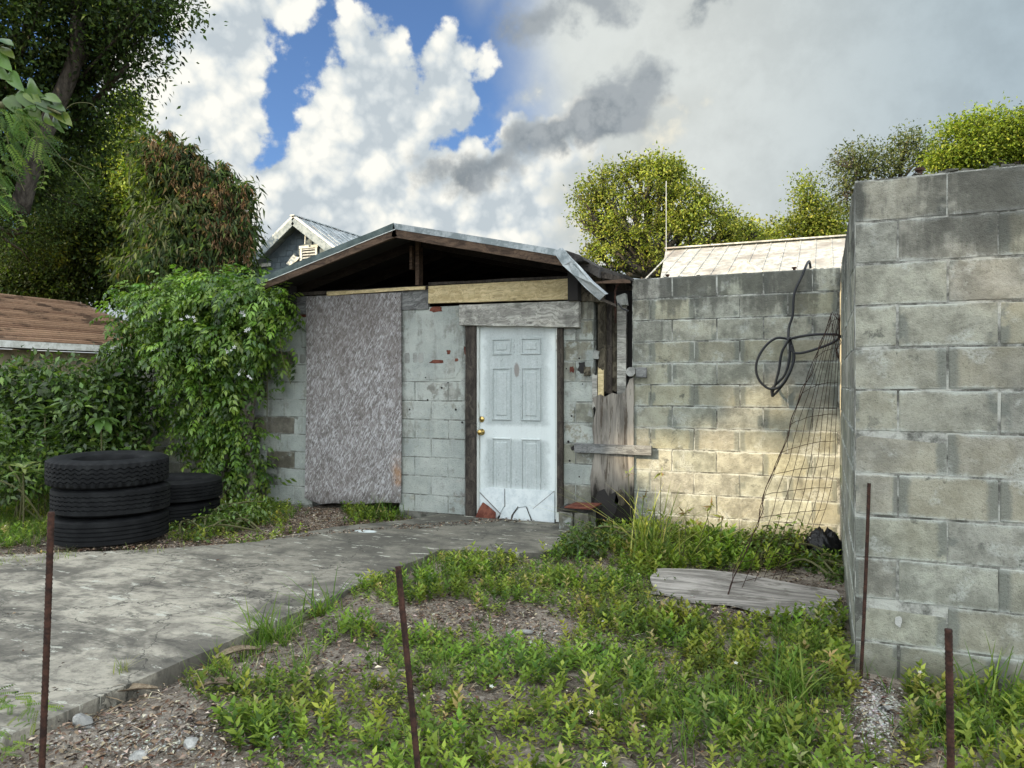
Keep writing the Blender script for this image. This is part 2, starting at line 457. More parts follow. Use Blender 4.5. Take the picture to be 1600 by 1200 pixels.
def osb(t):
    g = t.coord('Object'); c = (0.18, 0.165, 0.165); acc = None
    gw = t.vec('ADD', g, t.vec('SCALE', t.noise(g, 6, 3, 0.5, color=True), 0.05))
    cols = [(0.255, 0.242, 0.235), (0.105, 0.094, 0.086), (0.38, 0.375, 0.385), (0.19, 0.175, 0.165), (0.50, 0.50, 0.51)]
    h = None
    for i, ang in enumerate((8, -16, 24, -5, -30, 14)):
        nd = t.node('ShaderNodeVectorRotate', rotation_type='Y_AXIS'); t.put(nd.inputs['Vector'], gw); nd.inputs['Angle'].default_value = radians(ang)
        q = t.vec('ADD', t.vec('MULTIPLY', E(t, nd.outputs[0]), (60, 1, 15)), (i * 3.7, i * 1.3, i * 9.1))
        n = t.noise(q, 1.0, 2, 0.5); m = t.step(n, 0.53, 0.57)
        c = t.mix(m * 0.62, c, cols[i % 5]); h = m * (i + 1.0) if h is None else h.max(m * (i + 1.0))
    X, Y, Z = t.sep(t.pos())
    big = t.noise(t.pos(), 2.4, 5, 0.6); med = t.noise(t.pos(), 13, 4, 0.7)
    c = t.mix(t.step(med, 0.52, 0.66) * 0.6, c, (0.10, 0.088, 0.08))
    c = t.mix(t.step(big + (Z - 1.2) * 0.08, 0.44, 0.68) * 0.4, c, (0.115, 0.095, 0.085))
    c = t.mix(t.step(X + (big - 0.5) * 0.25, -4.40, -4.24) * t.step((Z - 0.42).abs(), 0.30, 0.05) * t.step(big, 0.42, 0.55) * 0.7, c, (0.36, 0.20, 0.10))
    c = t.mix(t.step(Z + (big - 0.5) * 0.3, 0.22, 0.05) * 0.6, c, (0.04, 0.034, 0.028))
    return dict(c=c, r=0.85, s=0.2, n=t.bump(h * 0.2, 0.5, 0.004))
mat('osb', osb)
def door_paint(t):
    g = t.coord('Object'); X, Y, Z = t.sep(g)              # origin at the door's lower left corner
    P = t.pos()
    n = t.noise(P, 9, 6, 0.7); f = t.noise(P, 60, 5, 0.75); s = t.noise(t.vec('MULTIPLY', P, (30, 30, 1.4)), 1, 5, 0.7)
    cx = t.step((X - 0.42).abs() + (n - 0.5) * 0.16, 0.40, 0.30)
    cz = t.step((Z - 1.09).abs() + (n - 0.5) * 0.2, 0.90, 0.72)
    lock = t.step((Z - 0.86).abs() + (n - 0.5) * 0.06, 0.05, 0.10)
    mil = cx * cz * (lock * 0.75 + 0.25)
    c = t.mix(1.0, (0.66, 0.71, 0.71), (1, 1, 1), 'MULTIPLY')
    c = t.mix(mil * t.step(f * 0.5 + n * 0.35 + s * 0.25, 0.34, 0.62, 0.45, 0.95), c, (0.36, 0.40, 0.40))
    c = t.mix(mil * t.step(f + (s - 0.5) * 0.8, 0.60, 0.72) * 0.5, c, (0.14, 0.155, 0.15))
    e = t.vec('LENGTH', t.vec('MULTIPLY', t.vec('SUBTRACT', g, (0.43, 0, 1.50)), (28, 0, 11)))
    c = t.mix(t.step(e + (n - 0.5) * 0.8, 1.0, 0.6) * 0.85, c, (0.20, 0.175, 0.16))
    sp = t.voro(P, 38, 'F1'); c = t.mix(t.step(sp, 0.10, 0.06) * t.step(n, 0.48, 0.52) * 0.8, c, (0.06, 0.06, 0.055))
    return dict(c=c, r=0.55, s=0.35, n=t.bump(n + f * 0.5, 0.12, 0.004))
mat('door_paint', door_paint)
def white_board(t):
    P = t.pos(); n = t.noise(P, 12, 5, 0.7); sp = t.voro(P, 55, 'F1')
    c = t.mix(t.step(n, 0.4, 0.65), (0.66, 0.71, 0.72), (0.54, 0.60, 0.62))
    c = t.mix(t.step(sp, 0.13, 0.08) * t.step(n, 0.46, 0.52) * t.step(t.sep(P)[2], 0.38, 0.24), c, (0.10, 0.07, 0.055))
    return dict(c=c, r=0.6, n=t.bump(n, 0.2, 0.01))
mat('white_board', white_board)
def white_trim(t):
    P = t.pos(); n = t.noise(t.vec('MULTIPLY', P, (30, 30, 4)), 1, 5, 0.7)
    return dict(c=t.mix(t.step(n, 0.52, 0.68), (0.60, 0.63, 0.60), (0.22, 0.20, 0.17)), r=0.6)
mat('white_trim', white_trim)
mat('brass', lambda t: dict(c=(0.52, 0.37, 0.13), m=1.0, r=0.28, s=0.5))
def galv(t):
    P = t.pos(); n = t.noise(P, 9, 5, 0.7)
    return dict(c=t.mix(t.step(n, 0.4, 0.62), (0.33, 0.355, 0.36), (0.17, 0.195, 0.20)), m=0.55, r=0.42, s=0.5, n=t.bump(n, 0.15, 0.01))
mat('galvanised', galv)
def roofing(t):
    P = t.pos(); n = t.noise(P, 5, 5, 0.7); f = t.noise(P, 120, 3, 0.7)
    return dict(c=t.mix(t.step(n, 0.35, 0.65), (0.050, 0.070, 0.070), (0.095, 0.125, 0.122)), r=0.8, n=t.bump(f, 0.4, 0.004))
mat('roofing', roofing)
def tarpaper(t):
    P = t.pos(); n = t.noise(P, 8, 5, 0.7)
    return dict(c=t.mix(t.step(n, 0.4, 0.6), (0.018, 0.017, 0.016), (0.06, 0.055, 0.05)), r=0.9, n=t.bump(n, 0.6, 0.02))
mat('tarpaper', tarpaper)
def rust(t):
    P = t.pos(); n = t.noise(P, 45, 5, 0.7)
    return dict(c=t.mix(t.step(n, 0.35, 0.65), (0.018, 0.010, 0.008), (0.060, 0.027, 0.018)), r=0.85, m=0.15, n=t.bump(n, 0.5, 0.002))
mat('rust', rust)
def rubber(t):
    P = t.pos(); n = t.noise(P, 7, 5, 0.65); f = t.noise(P, 90, 3, 0.7)
    c = t.mix(t.step(n, 0.38, 0.7), (0.004, 0.0045, 0.0055), (0.011, 0.012, 0.013))
    return dict(c=c, r=0.7, s=0.18, n=t.bump(f, 0.15, 0.003))
mat('rubber', rubber)
def concrete(t):
    P = t.pos(); X, Y, Z = t.sep(P)
    a = t.noise(t.vec('MULTIPLY', P, (1.0, 1.5, 1)), 1.3, 6, 0.62, 0.8); b = t.noise(P, 5, 7, 0.7); f = t.noise(P, 60, 5, 0.75)
    w1 = t.noise(t.vec('MULTIPLY', P, (1.5, 5, 1)), 2.4, 6, 0.65, 0.5)
    c = t.mix(t.step(a * 0.65 + b * 0.35, 0.41, 0.60), (0.12, 0.112, 0.095), (0.37, 0.345, 0.285))
    c = t.mix(t.step(w1, 0.52, 0.62) * 0.55, c, (0.050, 0.050, 0.044))
    # darker towards the house door
    doorward = t.step(Y + X * 0.25 + (a - 0.5) * 3.0, 2.6, 4.6)
    c = t.mix(doorward * 0.62, c, (0.060, 0.060, 0.052))
    c = t.mix(t.step(t.noise(t.vec('MULTIPLY', P, (1, 2.2, 1)), 3.4, 7, 0.74, 0.6), 0.56, 0.64) * 0.38, c, (0.06, 0.057, 0.048))
    c = t.mix(t.step(t.noise(P, 22, 6, 0.8), 0.52, 0.62) * 0.45, c, (0.07, 0.066, 0.056))
    ck = t.voro(t.vec('ADD', P, t.vec('SCALE', t.noise(P, 5, 4, 0.6, color=True), 0.35)), 0.9, 'DISTANCE_TO_EDGE')
    c = t.mix(t.step(ck, 0.006, 0.002) * 0.7, c, (0.03, 0.03, 0.026))
    c = t.mix(t.step(t.noise(t.vec('MULTIPLY', P, (2, 6, 1)), 2.1, 7, 0.72), 0.59, 0.63) * 0.8, c, (0.44, 0.44, 0.38))
    c = t.mix(t.step(f, 0.60, 0.68) * 0.6, c, (0.06, 0.06, 0.05))
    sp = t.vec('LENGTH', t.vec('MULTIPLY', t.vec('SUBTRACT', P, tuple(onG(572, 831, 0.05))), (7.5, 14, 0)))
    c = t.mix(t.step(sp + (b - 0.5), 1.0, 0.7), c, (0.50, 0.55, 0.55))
    return dict(c=c, r=0.9, s=0.2, n=t.bump(b * 2 + f, 0.5, 0.006))
mat('concrete', concrete)
def soil(t):
    P = t.pos(); a = t.noise(P, 1.6, 5, 0.6); b = t.noise(P, 14, 6, 0.75); f = t.noise(P, 90, 4, 0.7); v = t.voro(P, 55, 'F1')
    c = t.mix(t.step(a * 0.5 + b * 0.5, 0.42, 0.60), (0.10, 0.08, 0.065), (0.30, 0.26, 0.215))
    c = t.mix(t.step(f, 0.54, 0.64) * 0.7, c, (0.34, 0.32, 0.28))
    c = t.mix(t.step(t.noise(P, 30, 3, 0.6), 0.56, 0.62) * 0.6, c, (0.035, 0.022, 0.015))
    far = t.step(t.sep(P)[1], 9.0, 14.0)
    c = t.mix(far, c, (0.06, 0.085, 0.03))
    return dict(c=c, r=0.95, s=0.1, n=t.bump(b * 2 + f + v * 0.6, 0.9, 0.012))
mat('soil', soil)
def leafm(name, trans, rough=0.5, spec=0.35, tk=1.0):
    def fn(t):
        c = t.attr('col')
        tc = t.mix(1.0, c, (1.5 * tk, 1.6 * tk, 0.6 * tk), 'MULTIPLY')
        return dict(c=c, r=rough, s=spec, trans=trans, tc=tc)
    return mat(name, fn)
leafm('leaf', 0.35, 0.6, 0.18)
leafm('leaf_gloss', 0.28, 0.36, 0.45)
leafm('litter', 0.0, 0.85, 0.1)
def bark(t):
    P = t.pos(); n = t.noise(t.vec('MULTIPLY', P, (9, 9, 2)), 1.5, 6, 0.7)
    return dict(c=t.mix(t.step(n, 0.35, 0.65), (0.022, 0.019, 0.016), (0.075, 0.066, 0.055)), r=0.95, n=t.bump(n, 0.9, 0.03))
mat('bark', bark)
mat('stem', lambda t: dict(c=t.mix(t.noise(t.pos(), 12), (0.05, 0.06, 0.02), (0.12, 0.11, 0.05)), r=0.7))
def shingles(t):
    P = t.pos(); X, Y, Z = t.sep(P); n = t.noise(P, 1.3, 5, 0.65); b = t.noise(P, 9, 5, 0.7); r = t.oinfo('Random')
    c = t.mix(t.step(b * 0.6 + r * 0.4, 0.3, 0.7), (0.21, 0.135, 0.095), (0.36, 0.25, 0.175))
    c = t.mix(t.step(n, 0.50, 0.62) * 0.75, c, (0.045, 0.032, 0.026))
    return dict(c=c, r=0.95, s=0.1, n=t.bump(b, 0.6, 0.01))
mat('shingle_brown', shingles)
def metalroof(a, b, rustk):
    def fn(t):
        P = t.pos(); g = t.vec('MULTIPLY', P, (7, 7, 1.2)); n = t.noise(g, 1, 6, 0.7); m = t.noise(P, 1.2, 5, 0.6)
        c = t.mix(t.step(n, 0.38, 0.62), a, b)
        c = t.mix(t.step(m + (n - 0.5) * 0.5, 0.52, 0.66) * rustk, c, (0.15, 0.12, 0.10))
        return dict(c=c, r=0.5, m=0.25, s=0.4, n=t.bump(n, 0.2, 0.01))
    return fn
mat('tin_pale', metalroof((0.26, 0.26, 0.24), (0.52, 0.51, 0.47), 0.65))
mat('tin_blue', metalroof((0.26, 0.29, 0.30), (0.46, 0.49, 0.50), 0.45))
def paint(a, b):
    def fn(t):
        P = t.pos(); n = t.noise(P, 5, 6, 0.7)
        return dict(c=t.mix(t.step(n, 0.42, 0.62), a, b), r=0.7, n=t.bump(n, 0.2, 0.01))
    return fn
mat('siding_blue', paint((0.105, 0.135, 0.155), (0.075, 0.10, 0.118)))
mat('barge_white', paint((0.25, 0.29, 0.31), (0.13, 0.165, 0.185)))
mat('fascia_white', paint((0.62, 0.64, 0.62), (0.42, 0.43, 0.40)))
mat('wall_cream', paint((0.33, 0.29, 0.20), (0.22, 0.19, 0.13)))
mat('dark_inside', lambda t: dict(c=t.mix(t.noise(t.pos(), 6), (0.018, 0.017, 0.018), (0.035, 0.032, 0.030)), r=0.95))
mat('louvre', paint((0.40, 0.42, 0.42), (0.25, 0.26, 0.26)))

# ------------------------------------------------------------------ ground
def hgt(x, y):
    x = np.asarray(x, float); y = np.asarray(y, float)
    h = 0.018 * np.sin(x * 2.3 + 1.1 + np.sin(y * 1.7)) + 0.014 * np.sin(y * 3.1 + 0.6 + 1.3 * np.sin(x * 1.3)) \
        + 0.007 * np.sin(x * 7.1 + y * 5.3) + 0.005 * np.sin(x * 13.7 - y * 11.9 + 2)
    fade = np.exp(-np.maximum(0, np.hypot(x + 2, y - 4) - 9) / 4.0)
    on = (x > -6.4) & (x < -2.86) & (y < 7.0)
    return h * fade - 0.02 * on
ax = np.concatenate([-np.geomspace(500, 9.2, 26), np.arange(-9, 3.01, 0.06), np.geomspace(3.3, 500, 26)])
ay = np.concatenate([-np.geomspace(500, 0.6, 26), np.arange(-0.5, 12.01, 0.06), np.geomspace(12.4, 600, 26)])
gx, gy = np.meshgrid(ax, ay); gz = hgt(gx, gy)
nx, ny = len(ax), len(ay)
idx = np.arange(nx * ny).reshape(ny, nx)
F = np.stack([idx[:-1, :-1], idx[:-1, 1:], idx[1:, 1:], idx[1:, :-1]], -1).reshape(-1, 4)
gme = mesh_np('ground', np.stack([gx, gy, gz], -1).reshape(-1, 3), F)
gme.polygons.foreach_set('use_smooth', [True] * len(gme.polygons))
tag(link('ground', gme, MATS['soil']), kind='structure')

# concrete path: the near strip and the apron before the door (one slab)
SLZ = 0.055
b = BM()
outl = [(-2.93, -3.0), (-2.93, 5.42), (-2.10, 5.60), (-2.05, 6.90), (-3.75, 6.88), (-3.9, 6.42), (-4.35, 5.85), (-4.55, 5.05), (-5.1, 4.5), (-6.1, 3.85), (-9.5, 2.6), (-9.5, -3.0)]
pts = []
for i, p in enumerate(outl):                                     # slightly broken edges
    q = outl[(i + 1) % len(outl)]; L = math.hypot(q[0] - p[0], q[1] - p[1]); n = max(1, int(L / 0.14))
    for k in range(n):
        f = k / n; a = random.uniform(-1, 1) * (0.010 if 0 < k else 0)
        ex, ey = (q[1] - p[1]) / L, -(q[0] - p[0]) / L
        pts.append((p[0] + (q[0] - p[0]) * f + ex * a, p[1] + (q[1] - p[1]) * f + ey * a, -0.10))
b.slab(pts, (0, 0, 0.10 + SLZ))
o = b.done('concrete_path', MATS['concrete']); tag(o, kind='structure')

# ------------------------------------------------------------------ block walls
BL, BH = 0.4064, 0.2032
_bm = {}
def block_mesh(w, h, dpt, axis, matname, var):
    key = (round(w, 3), round(h, 3), dpt, axis, matname, var)
    if key in _bm: return _bm[key]
    R = random.Random(str(key))
    bm = bmesh.new(); r = bmesh.ops.create_cube(bm, size=1.0)
    for v in r['verts']:
        v.co = Vector((v.co.x * (w if axis == 'x' else dpt), v.co.y * (dpt if axis == 'x' else w), v.co.z * h))
    bmesh.ops.bevel(bm, geom=bm.edges[:], offset=0.003 + 0.0015 * var, segments=1, affect='EDGES')
    for v in bm.verts: v.co += Vector([R.uniform(-0.0025, 0.0025) for _ in range(3)])
    me = bpy.data.meshes.new('block'); bm.to_mesh(me); bm.free(); me.materials.append(MATS[matname])
    _bm[key] = me
    return me
def courses(parent, axis, a0, a1, face, out, z0, n, matname, phase=0.0, skip=None, tint=None, joint=0.009, dpt=0.10, trim_top=None):
    """running bond of blocks from a0 to a1 along the axis; face = plane of the wall face; out = +-1 outward"""
    for r in range(n):
        zc = z0 + (r + 0.5) * BH; h = BH - joint
        s = phase + (0.5 * BL if r % 2 else 0.0)
        k = math.floor((a0 - s) / BL); x = s + k * BL
        while x < a1 - 0.02:
            l = max(x, a0); rr = min(x + BL, a1); x += BL
            if rr - l < 0.05: continue
            segs = [(l, rr)]
            if skip:
                for (s0, s1, zz0, zz1) in skip:
                    if zz0 < zc < zz1:
                        ns = []
                        for (p, q) in segs:
                            if s1 <= p or s0 >= q: ns.append((p, q)); continue
                            if p < s0: ns.append((p, s0))
                            if q > s1: ns.append((s1, q))
                        segs = ns
            for (p, q) in segs:
                if q - p < 0.04: continue
                w_ = q - p - joint
                me = block_mesh(round(w_, 2), h, dpt, axis, matname if not callable(matname) else matname((p + q) / 2, zc), random.randint(0, 2))
                j = random.uniform(-0.0025, 0.0022)
                c = (p + q) / 2 + random.uniform(-.001, .001)
                loc = (c, face - out * (dpt / 2) + j, zc) if axis == 'x' else (face - out * (dpt / 2) + j, c, zc)
                o = link('block', me); o.location = loc
                o.rotation_euler = (random.uniform(-.003, .003), random.uniform(-.003, .003), random.uniform(-.002, .002))
                t = tint((p + q) / 2, zc) if tint else random.uniform(0.86, 1.12)
                o.color = (t, t * random.uniform(0.97, 1.01), t * random.uniform(0.93, 1.0), 1)
                setp(o, parent)
YF = 6.95
zf = 0.03
XL, XR = -8.31, -1.75
# --- the old shed
shed = thing('shed', 'low derelict block shed with gable roof, boarded window and door', 'shed', (-5, YF, 0))
PXL = onY(478, 600, 6.9).x; PXR = onY(627, 600, 6.9).x
DL, DR = onY(727, 600, YF).x, onY(879, 600, YF).x
OPL, OPR = onY(928, 600, YF).x, XR
ztop = zf + 11 * BH
TREAD = onY(905, 600, YF).x
skip = [(PXL + 0.05, PXR - 0.06, 0.1, 9), (DL, DR, -1, 9), (onY(718, 500, YF).x, TREAD, 2.03, 9), (OPL, OPR + 1, -1, 9)]
def shed_mat(x, z):
    if x < -6.35: return 'block_grey'
    if x < PXL - 0.0: return 'block_brown' if (x < onY(450, 600, YF).x and random.random() < 0.62) else 'block_pale'
    if x > DR: return 'block_pale' if random.random() < 0.15 else 'block_brown2'
    return 'block_pale'
block_mat('block_brown2', (0.235, 0.235, 0.205), 0.2, 0.5, 1.0, painted=0.22, topz=2.5)
courses(shed, 'x', XL, OPL, YF, -1, zf, 11, shed_mat, phase=onY(700, 700, YF).x, skip=skip,
        tint=lambda x, z: random.uniform(0.90, 1.08) if x > PXL else random.uniform(0.6, 1.1))
b = BM()                                                        # mortar core behind the blocks, set back
def core(x0, x1, z0, z1, y=YF): b.box(((x0 + x1) / 2, y + 0.0038 + 0.09, (z0 + z1) / 2), (x1 - x0, 0.18, z1 - z0))
core(XL + .004, PXL + 0.05, -0.15, ztop - .006); core(PXR - 0.06, DL - .002, -0.15, ztop - .006); core(DR + .002, OPL - .004, -0.15, ztop - .03)
b.done('mortar', MATS['mortar_pale'], shed)
b = BM(); b.box(((PXR + DL) / 2, YF - 0.012 + 0.05, 0.0), (DL - PXR - 0.02, 0.10, 0.10), jit=0.004)
b.box(((XL + PXL) / 2, YF - 0.012 + 0.05, -0.02), (PXL - XL, 0.10, 0.08)); b.done('footing', MATS['footing'], shed)
# side and back walls of the shed
b = BM()
b.box((XL + 0.09, YF + 2.6, ztop / 2), (0.18, 4.8, ztop)); b.box(((XL - 1.75) / 2, YF + 5.1, ztop / 2), (-1.75 - XL, 0.18, ztop))
b.box((-1.66, YF + 2.7, ztop / 2), (0.14, 5.0, ztop)); b.done('back_wall', MATS['render_grey'], shed)
b = BM(); b.box(((XL - 1.75) / 2, YF + 0.6, 2.215), (1.0, 0.03, 0.01)); b.done('dark_shelf', MATS['dark_inside'], shed)
# thin irregular plaster coats, chipped, with red brick showing
def ragged(px0, py0, px1, py1, n, Y, amp, thick, name, m, parent, lab=None):
    b = BM(); pts = []
    c = onY((px0 + px1) / 2, (py0 + py1) / 2, Y); A = onY(px0, py0, Y); B2 = onY(px1, py1, Y)
    rx, rz = abs(B2.x - A.x) / 2, abs(B2.z - A.z) / 2
    for k in range(n):
        a = 2 * pi * k / n; f = 1 + random.uniform(-amp, amp)
        sx = math.copysign(abs(cos(a)) ** 0.6, cos(a)); sz = math.copysign(abs(sin(a)) ** 0.6, sin(a))
        pts.append((c.x + rx * sx * f, Y, c.z + rz * sz * f))
    b.slab(pts, (0, thick, 0)); o = b.done(name, MATS[m], parent, origin=c)
    if lab: o['label'] = lab
    return o
for (x0, y0, x1, y1) in [(671, 480, 690, 487), (671, 562, 694, 568), (698, 547, 704, 553), (725, 541, 731, 556), (470, 489, 481, 495), (711, 560, 716, 565), (890, 572, 897, 582)]:
    ragged(x0, y0, x1, y1, 11, YF - 0.006, 0.28, 0.02, 'exposed_brick', 'brick_red', shed)
for (x0, y0, x1, y1) in [(632, 551, 640, 568), (645, 551, 652, 567), (653, 551, 662, 567), (458, 553, 466, 568), (468, 553, 476, 568)]:
    ragged(x0, y0, x1, y1, 12, YF - 0.005, 0.08, 0.02, 'plugged_vent', 'render_grey', shed)
for (x0, y0, x1, y1) in [(629, 487, 724, 592), (420, 492, 474, 548)]:
    ragged(x0, y0, x1, y1, 46, YF - 0.004, 0.035, 0.02, 'plaster_coat', 'block_pale', shed)
# bullet-like holes where fixings were
b = BM()
for (px, py) in [(665, 590), (700, 598), (668, 625), (712, 640), (690, 606), (905, 560), (885, 576), (910, 600), (888, 690), (893, 650), (890, 720), (905, 745), (640, 640), (722, 660), (935, 640)]:
    c = onY(px, py, YF - 0.004); r = random.uniform(0.006, 0.013)
    b.slab([(c.x + r * cos(a), c.y, c.z + r * sin(a)) for a in [k * pi / 3 for k in range(6)]], (0, 0.004, 0))
tag(b.done('fixing_hole', MATS['dark_inside'], shed), kind='stuff')
# top plate and header boards, proud of the wall
def board(name, px0, px1, pyt0, pyb0, pyt1, pyb1, Y, th, m, parent, jit=0.003, lab=None):
    """board on the plane y=Y: left edge (px0, pyt0..pyb0), right edge (px1, pyt1..pyb1)"""
    b = BM(); P = [onY(px0, pyt0, Y), onY(px1, pyt1, Y), onY(px1, pyb1, Y), onY(px0, pyb0, Y)]
    n = 6; top = [P[0].lerp(P[1], i / n) + Vector((0, 0, random.uniform(-jit, jit))) for i in range(n + 1)]
    bot = [P[3].lerp(P[2], i / n) + Vector((0, 0, random.uniform(-jit, jit))) for i in range(n, -1, -1)]
    b.slab(top + bot, (0, th, 0)); c = (P[0] + P[2]) / 2
    o = b.done(name, MATS[m], parent, bevel=0.003, origin=c)
    if lab: o['label'] = lab
    return o
board('top_plate', 384, 668, 461, 466, 446, 451, 6.90, 0.14, 'wood_dark_v', shed)
board('top_plate', 510, 664, 456, 462, 447, 452, 6.885, 0.015, 'wood_yellow', shed)
board('header_board', 392, 478, 466, 493, 463, 491, 6.93, 0.045, 'wood_grey', shed)
board('header_board', 477, 669, 466, 491, 452, 483, 6.935, 0.045, 'wood_grey', shed, lab='weathered grey header board')
board('header_board', 669, 906, 447, 474, 434, 467, 6.90, 0.045, 'wood_yellow', shed, lab='newer yellow pine header board')
board('top_plate', 669, 930, 441, 446, 429, 433, 6.91, 0.14, 'wood_dark_v', shed)
board('lintel', 717, 904, 476, 508, 469, 512, 6.87, 0.16, 'wood_pale', shed, jit=0.005, lab='big weathered lintel over the door')
board('header_board', 905, 942, 436, 471, 430, 472, 6.925, 0.10, 'wood_rot_v', shed, jit=0.006)
# jambs
board('jamb_post', 727, 743, 509, 808, 509, 808, 6.90, 0.12, 'wood_dark_v', shed, jit=0.002)
board('jamb_post', 870, 879, 512, 800, 512, 800, 6.91, 0.12, 'wood_dark_v', shed, jit=0.002)
# recess right of the door: old upright boards
bx = [(934, 946, 472, 612, 7.00), (945, 956, 468, 615, 7.04), (956, 966, 474, 612, 7.06), (964, 978, 470, 760, 7.01)]
for i, (a, c2, y0, y1, Y) in enumerate(bx):
    board('upright_board', a, c2, y0, y1, y0 + 2, y1, Y, 0.05, ('wood_rot_v', 'wood_dark_v', 'wood_rot_v', 'wood_pale')[i], shed, jit=0.006)
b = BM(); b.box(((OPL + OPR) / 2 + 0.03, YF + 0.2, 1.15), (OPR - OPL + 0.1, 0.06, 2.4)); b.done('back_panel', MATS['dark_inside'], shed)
# ragged rotten plywood sheet below
b = BM()
op = [(926, 622), (931, 640), (925, 668), (929, 705), (922, 745), (924, 790), (918, 812), (990, 815), (990, 590), (984, 592), (976, 612), (968, 617), (956, 614), (945, 620), (938, 616)]
b.slab([onY(px, py, 6.925) for px, py in op], (0, 0.022, 0)); b.done('plywood_panel', MATS['rotten_plywood'], shed, origin=onY(955, 700, 6.925))
b = BM()                                                         # burnt hollow at its foot
hol = [(925, 812), (928, 785), (934, 768), (944, 764), (950, 775), (962, 768), (967, 782), (962, 800), (955, 812)]
b.slab([onY(px, py, 6.917) for px, py in hol], (0, 0.007, 0)); b.done('charred_patch', MATS['dark_inside'], shed)
b = BM(); b.slab([onY(px, py, 6.917) for px, py in [(960, 786), (963, 768), (970, 764), (975, 772), (977, 788), (972, 791)]], (0, 0.007, 0)); b.done('charred_patch', MATS['wood_rot_v'], shed)

board('batten', 934, 943, 575, 622, 578, 628, 6.93, 0.02, 'wood_yellow', shed, jit=0.008, lab='split pale batten end')
board('batten', 925, 933, 585, 640, 585, 632, 6.935, 0.015, 'wood_pale', shed, jit=0.01)
for (x0, y0, x1, y1, m_) in [(903, 566, 916, 582, 'dark_inside'), (926, 548, 936, 562, 'render_grey'), (893, 696, 901, 704, 'dark_inside'), (925, 700, 931, 708, 'dark_inside'), (918, 640, 926, 652, 'render_grey'), (878, 512, 900, 524, 'render_grey')]:
    ragged(x0, y0, x1, y1, 11, YF - 0.005, 0.3, 0.02, 'chipped_patch', m_, shed)
# --- roof of the shed
YR0, YR1 = 6.42, 12.1
pk = onY(618, 350, YR0); el_ = onY(404, 437, YR0); er = onY(884, 393, YR0)
def roof_slope(a, c2, name, m, th, lift, y0, y1, parent):
    b = BM(); n = Vector((-(c2.z - a.z), 0, c2.x - a.x)).normalized()
    if n.z < 0: n = -n
    P = [Vector((a.x, y0, a.z)), Vector((c2.x, y0, c2.z)), Vector((c2.x, y1, c2.z)), Vector((a.x, y1, a.z))]
    b.slab([p + n * lift for p in P], n * th)
    return b.done(name, MATS[m], parent, origin=(a + c2) / 2)
# roofing felt, decking, bargeboard, metal drip edge: layers butted one under the other
for a, c2 in ((el_, pk), (pk, er)):
    roof_slope(a, c2, 'roofing_felt', 'roofing', 0.018, -0.018, YR0 - 0.03, YR1, shed)
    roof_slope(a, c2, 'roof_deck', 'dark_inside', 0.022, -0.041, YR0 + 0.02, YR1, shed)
def barge(a, c2, w_top, w_bot, m, name, y0, th, lab=None):
    b = BM(); n = Vector((-(c2.z - a.z), 0, c2.x - a.x)).normalized()
    if n.z < 0: n = -n
    N = 8; top = []; bot = []
    for i in range(N + 1):
        p = a.lerp(c2, i / N); j = random.uniform(-0.002, 0.002)
        top.append(Vector((p.x, y0, p.z)) + n * (w_top + j)); bot.append(Vector((p.x, y0, p.z)) + n * (w_bot + j))
    b.slab(top + bot[::-1], (0, th, 0)); o = b.done(name, MATS[m], shed, origin=a)
    if lab: o['label'] = lab
barge(el_, pk, 0.004, -0.060, 'roofing', 'drip_edge', YR0 - 0.036, 0.004)
barge(el_, pk, -0.061, -0.067, 'fascia_white', 'edge_strip', YR0 - 0.038, 0.006)
barge(pk, er, 0.004, -0.055, 'galvanised', 'drip_edge', YR0 - 0.036, 0.004, 'dented bright metal drip edge')
barge(el_, pk, -0.030, -0.135, 'wood_brown', 'bargeboard', YR0 - 0.03, 0.038)
barge(pk, er, -0.030, -0.135, 'wood_brown', 'bargeboard', YR0 - 0.03, 0.038)
# rafters and truss inside
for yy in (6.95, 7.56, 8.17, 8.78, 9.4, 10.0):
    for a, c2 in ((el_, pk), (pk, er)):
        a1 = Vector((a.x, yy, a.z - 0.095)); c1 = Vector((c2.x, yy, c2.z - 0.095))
        b = BM(); b.bar(a1, c1, 0.038, 0.10); b.done('rafter', MATS['wood_in_shade'], shed, origin=(a1 + c1) / 2)
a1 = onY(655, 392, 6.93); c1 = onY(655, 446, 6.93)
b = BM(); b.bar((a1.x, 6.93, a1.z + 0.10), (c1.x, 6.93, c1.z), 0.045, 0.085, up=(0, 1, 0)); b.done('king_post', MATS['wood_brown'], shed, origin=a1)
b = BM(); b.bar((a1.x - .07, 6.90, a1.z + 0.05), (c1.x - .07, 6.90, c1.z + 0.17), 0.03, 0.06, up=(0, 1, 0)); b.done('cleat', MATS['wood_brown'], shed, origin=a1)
b = BM(); b.bar(onY(430, 452, 6.97), onY(612, 372, 6.97), 0.04, 0.09); b.done('brace', MATS['wood_in_shade'], shed, origin=onY(520, 410, 6.97))
b = BM(); b.bar(onY(400, 447, 6.55), onY(600, 366, 6.55), 0.04, 0.06); b.done('fly_rafter', MATS['wood_in_shade'], shed, origin=onY(500, 410, 6.55))
b = BM(); b.bar(onY(636, 366, 6.55), onY(880, 404, 6.55), 0.04, 0.06); b.done('fly_rafter', MATS['wood_in_shade'], shed, origin=onY(760, 385, 6.55))
b = BM(); b.box(((el_.x + er.x) / 2, 12.1, 2.5), (er.x - el_.x + .1, 0.1, 0.9)); b.done('rear_gable', MATS['dark_inside'], shed)
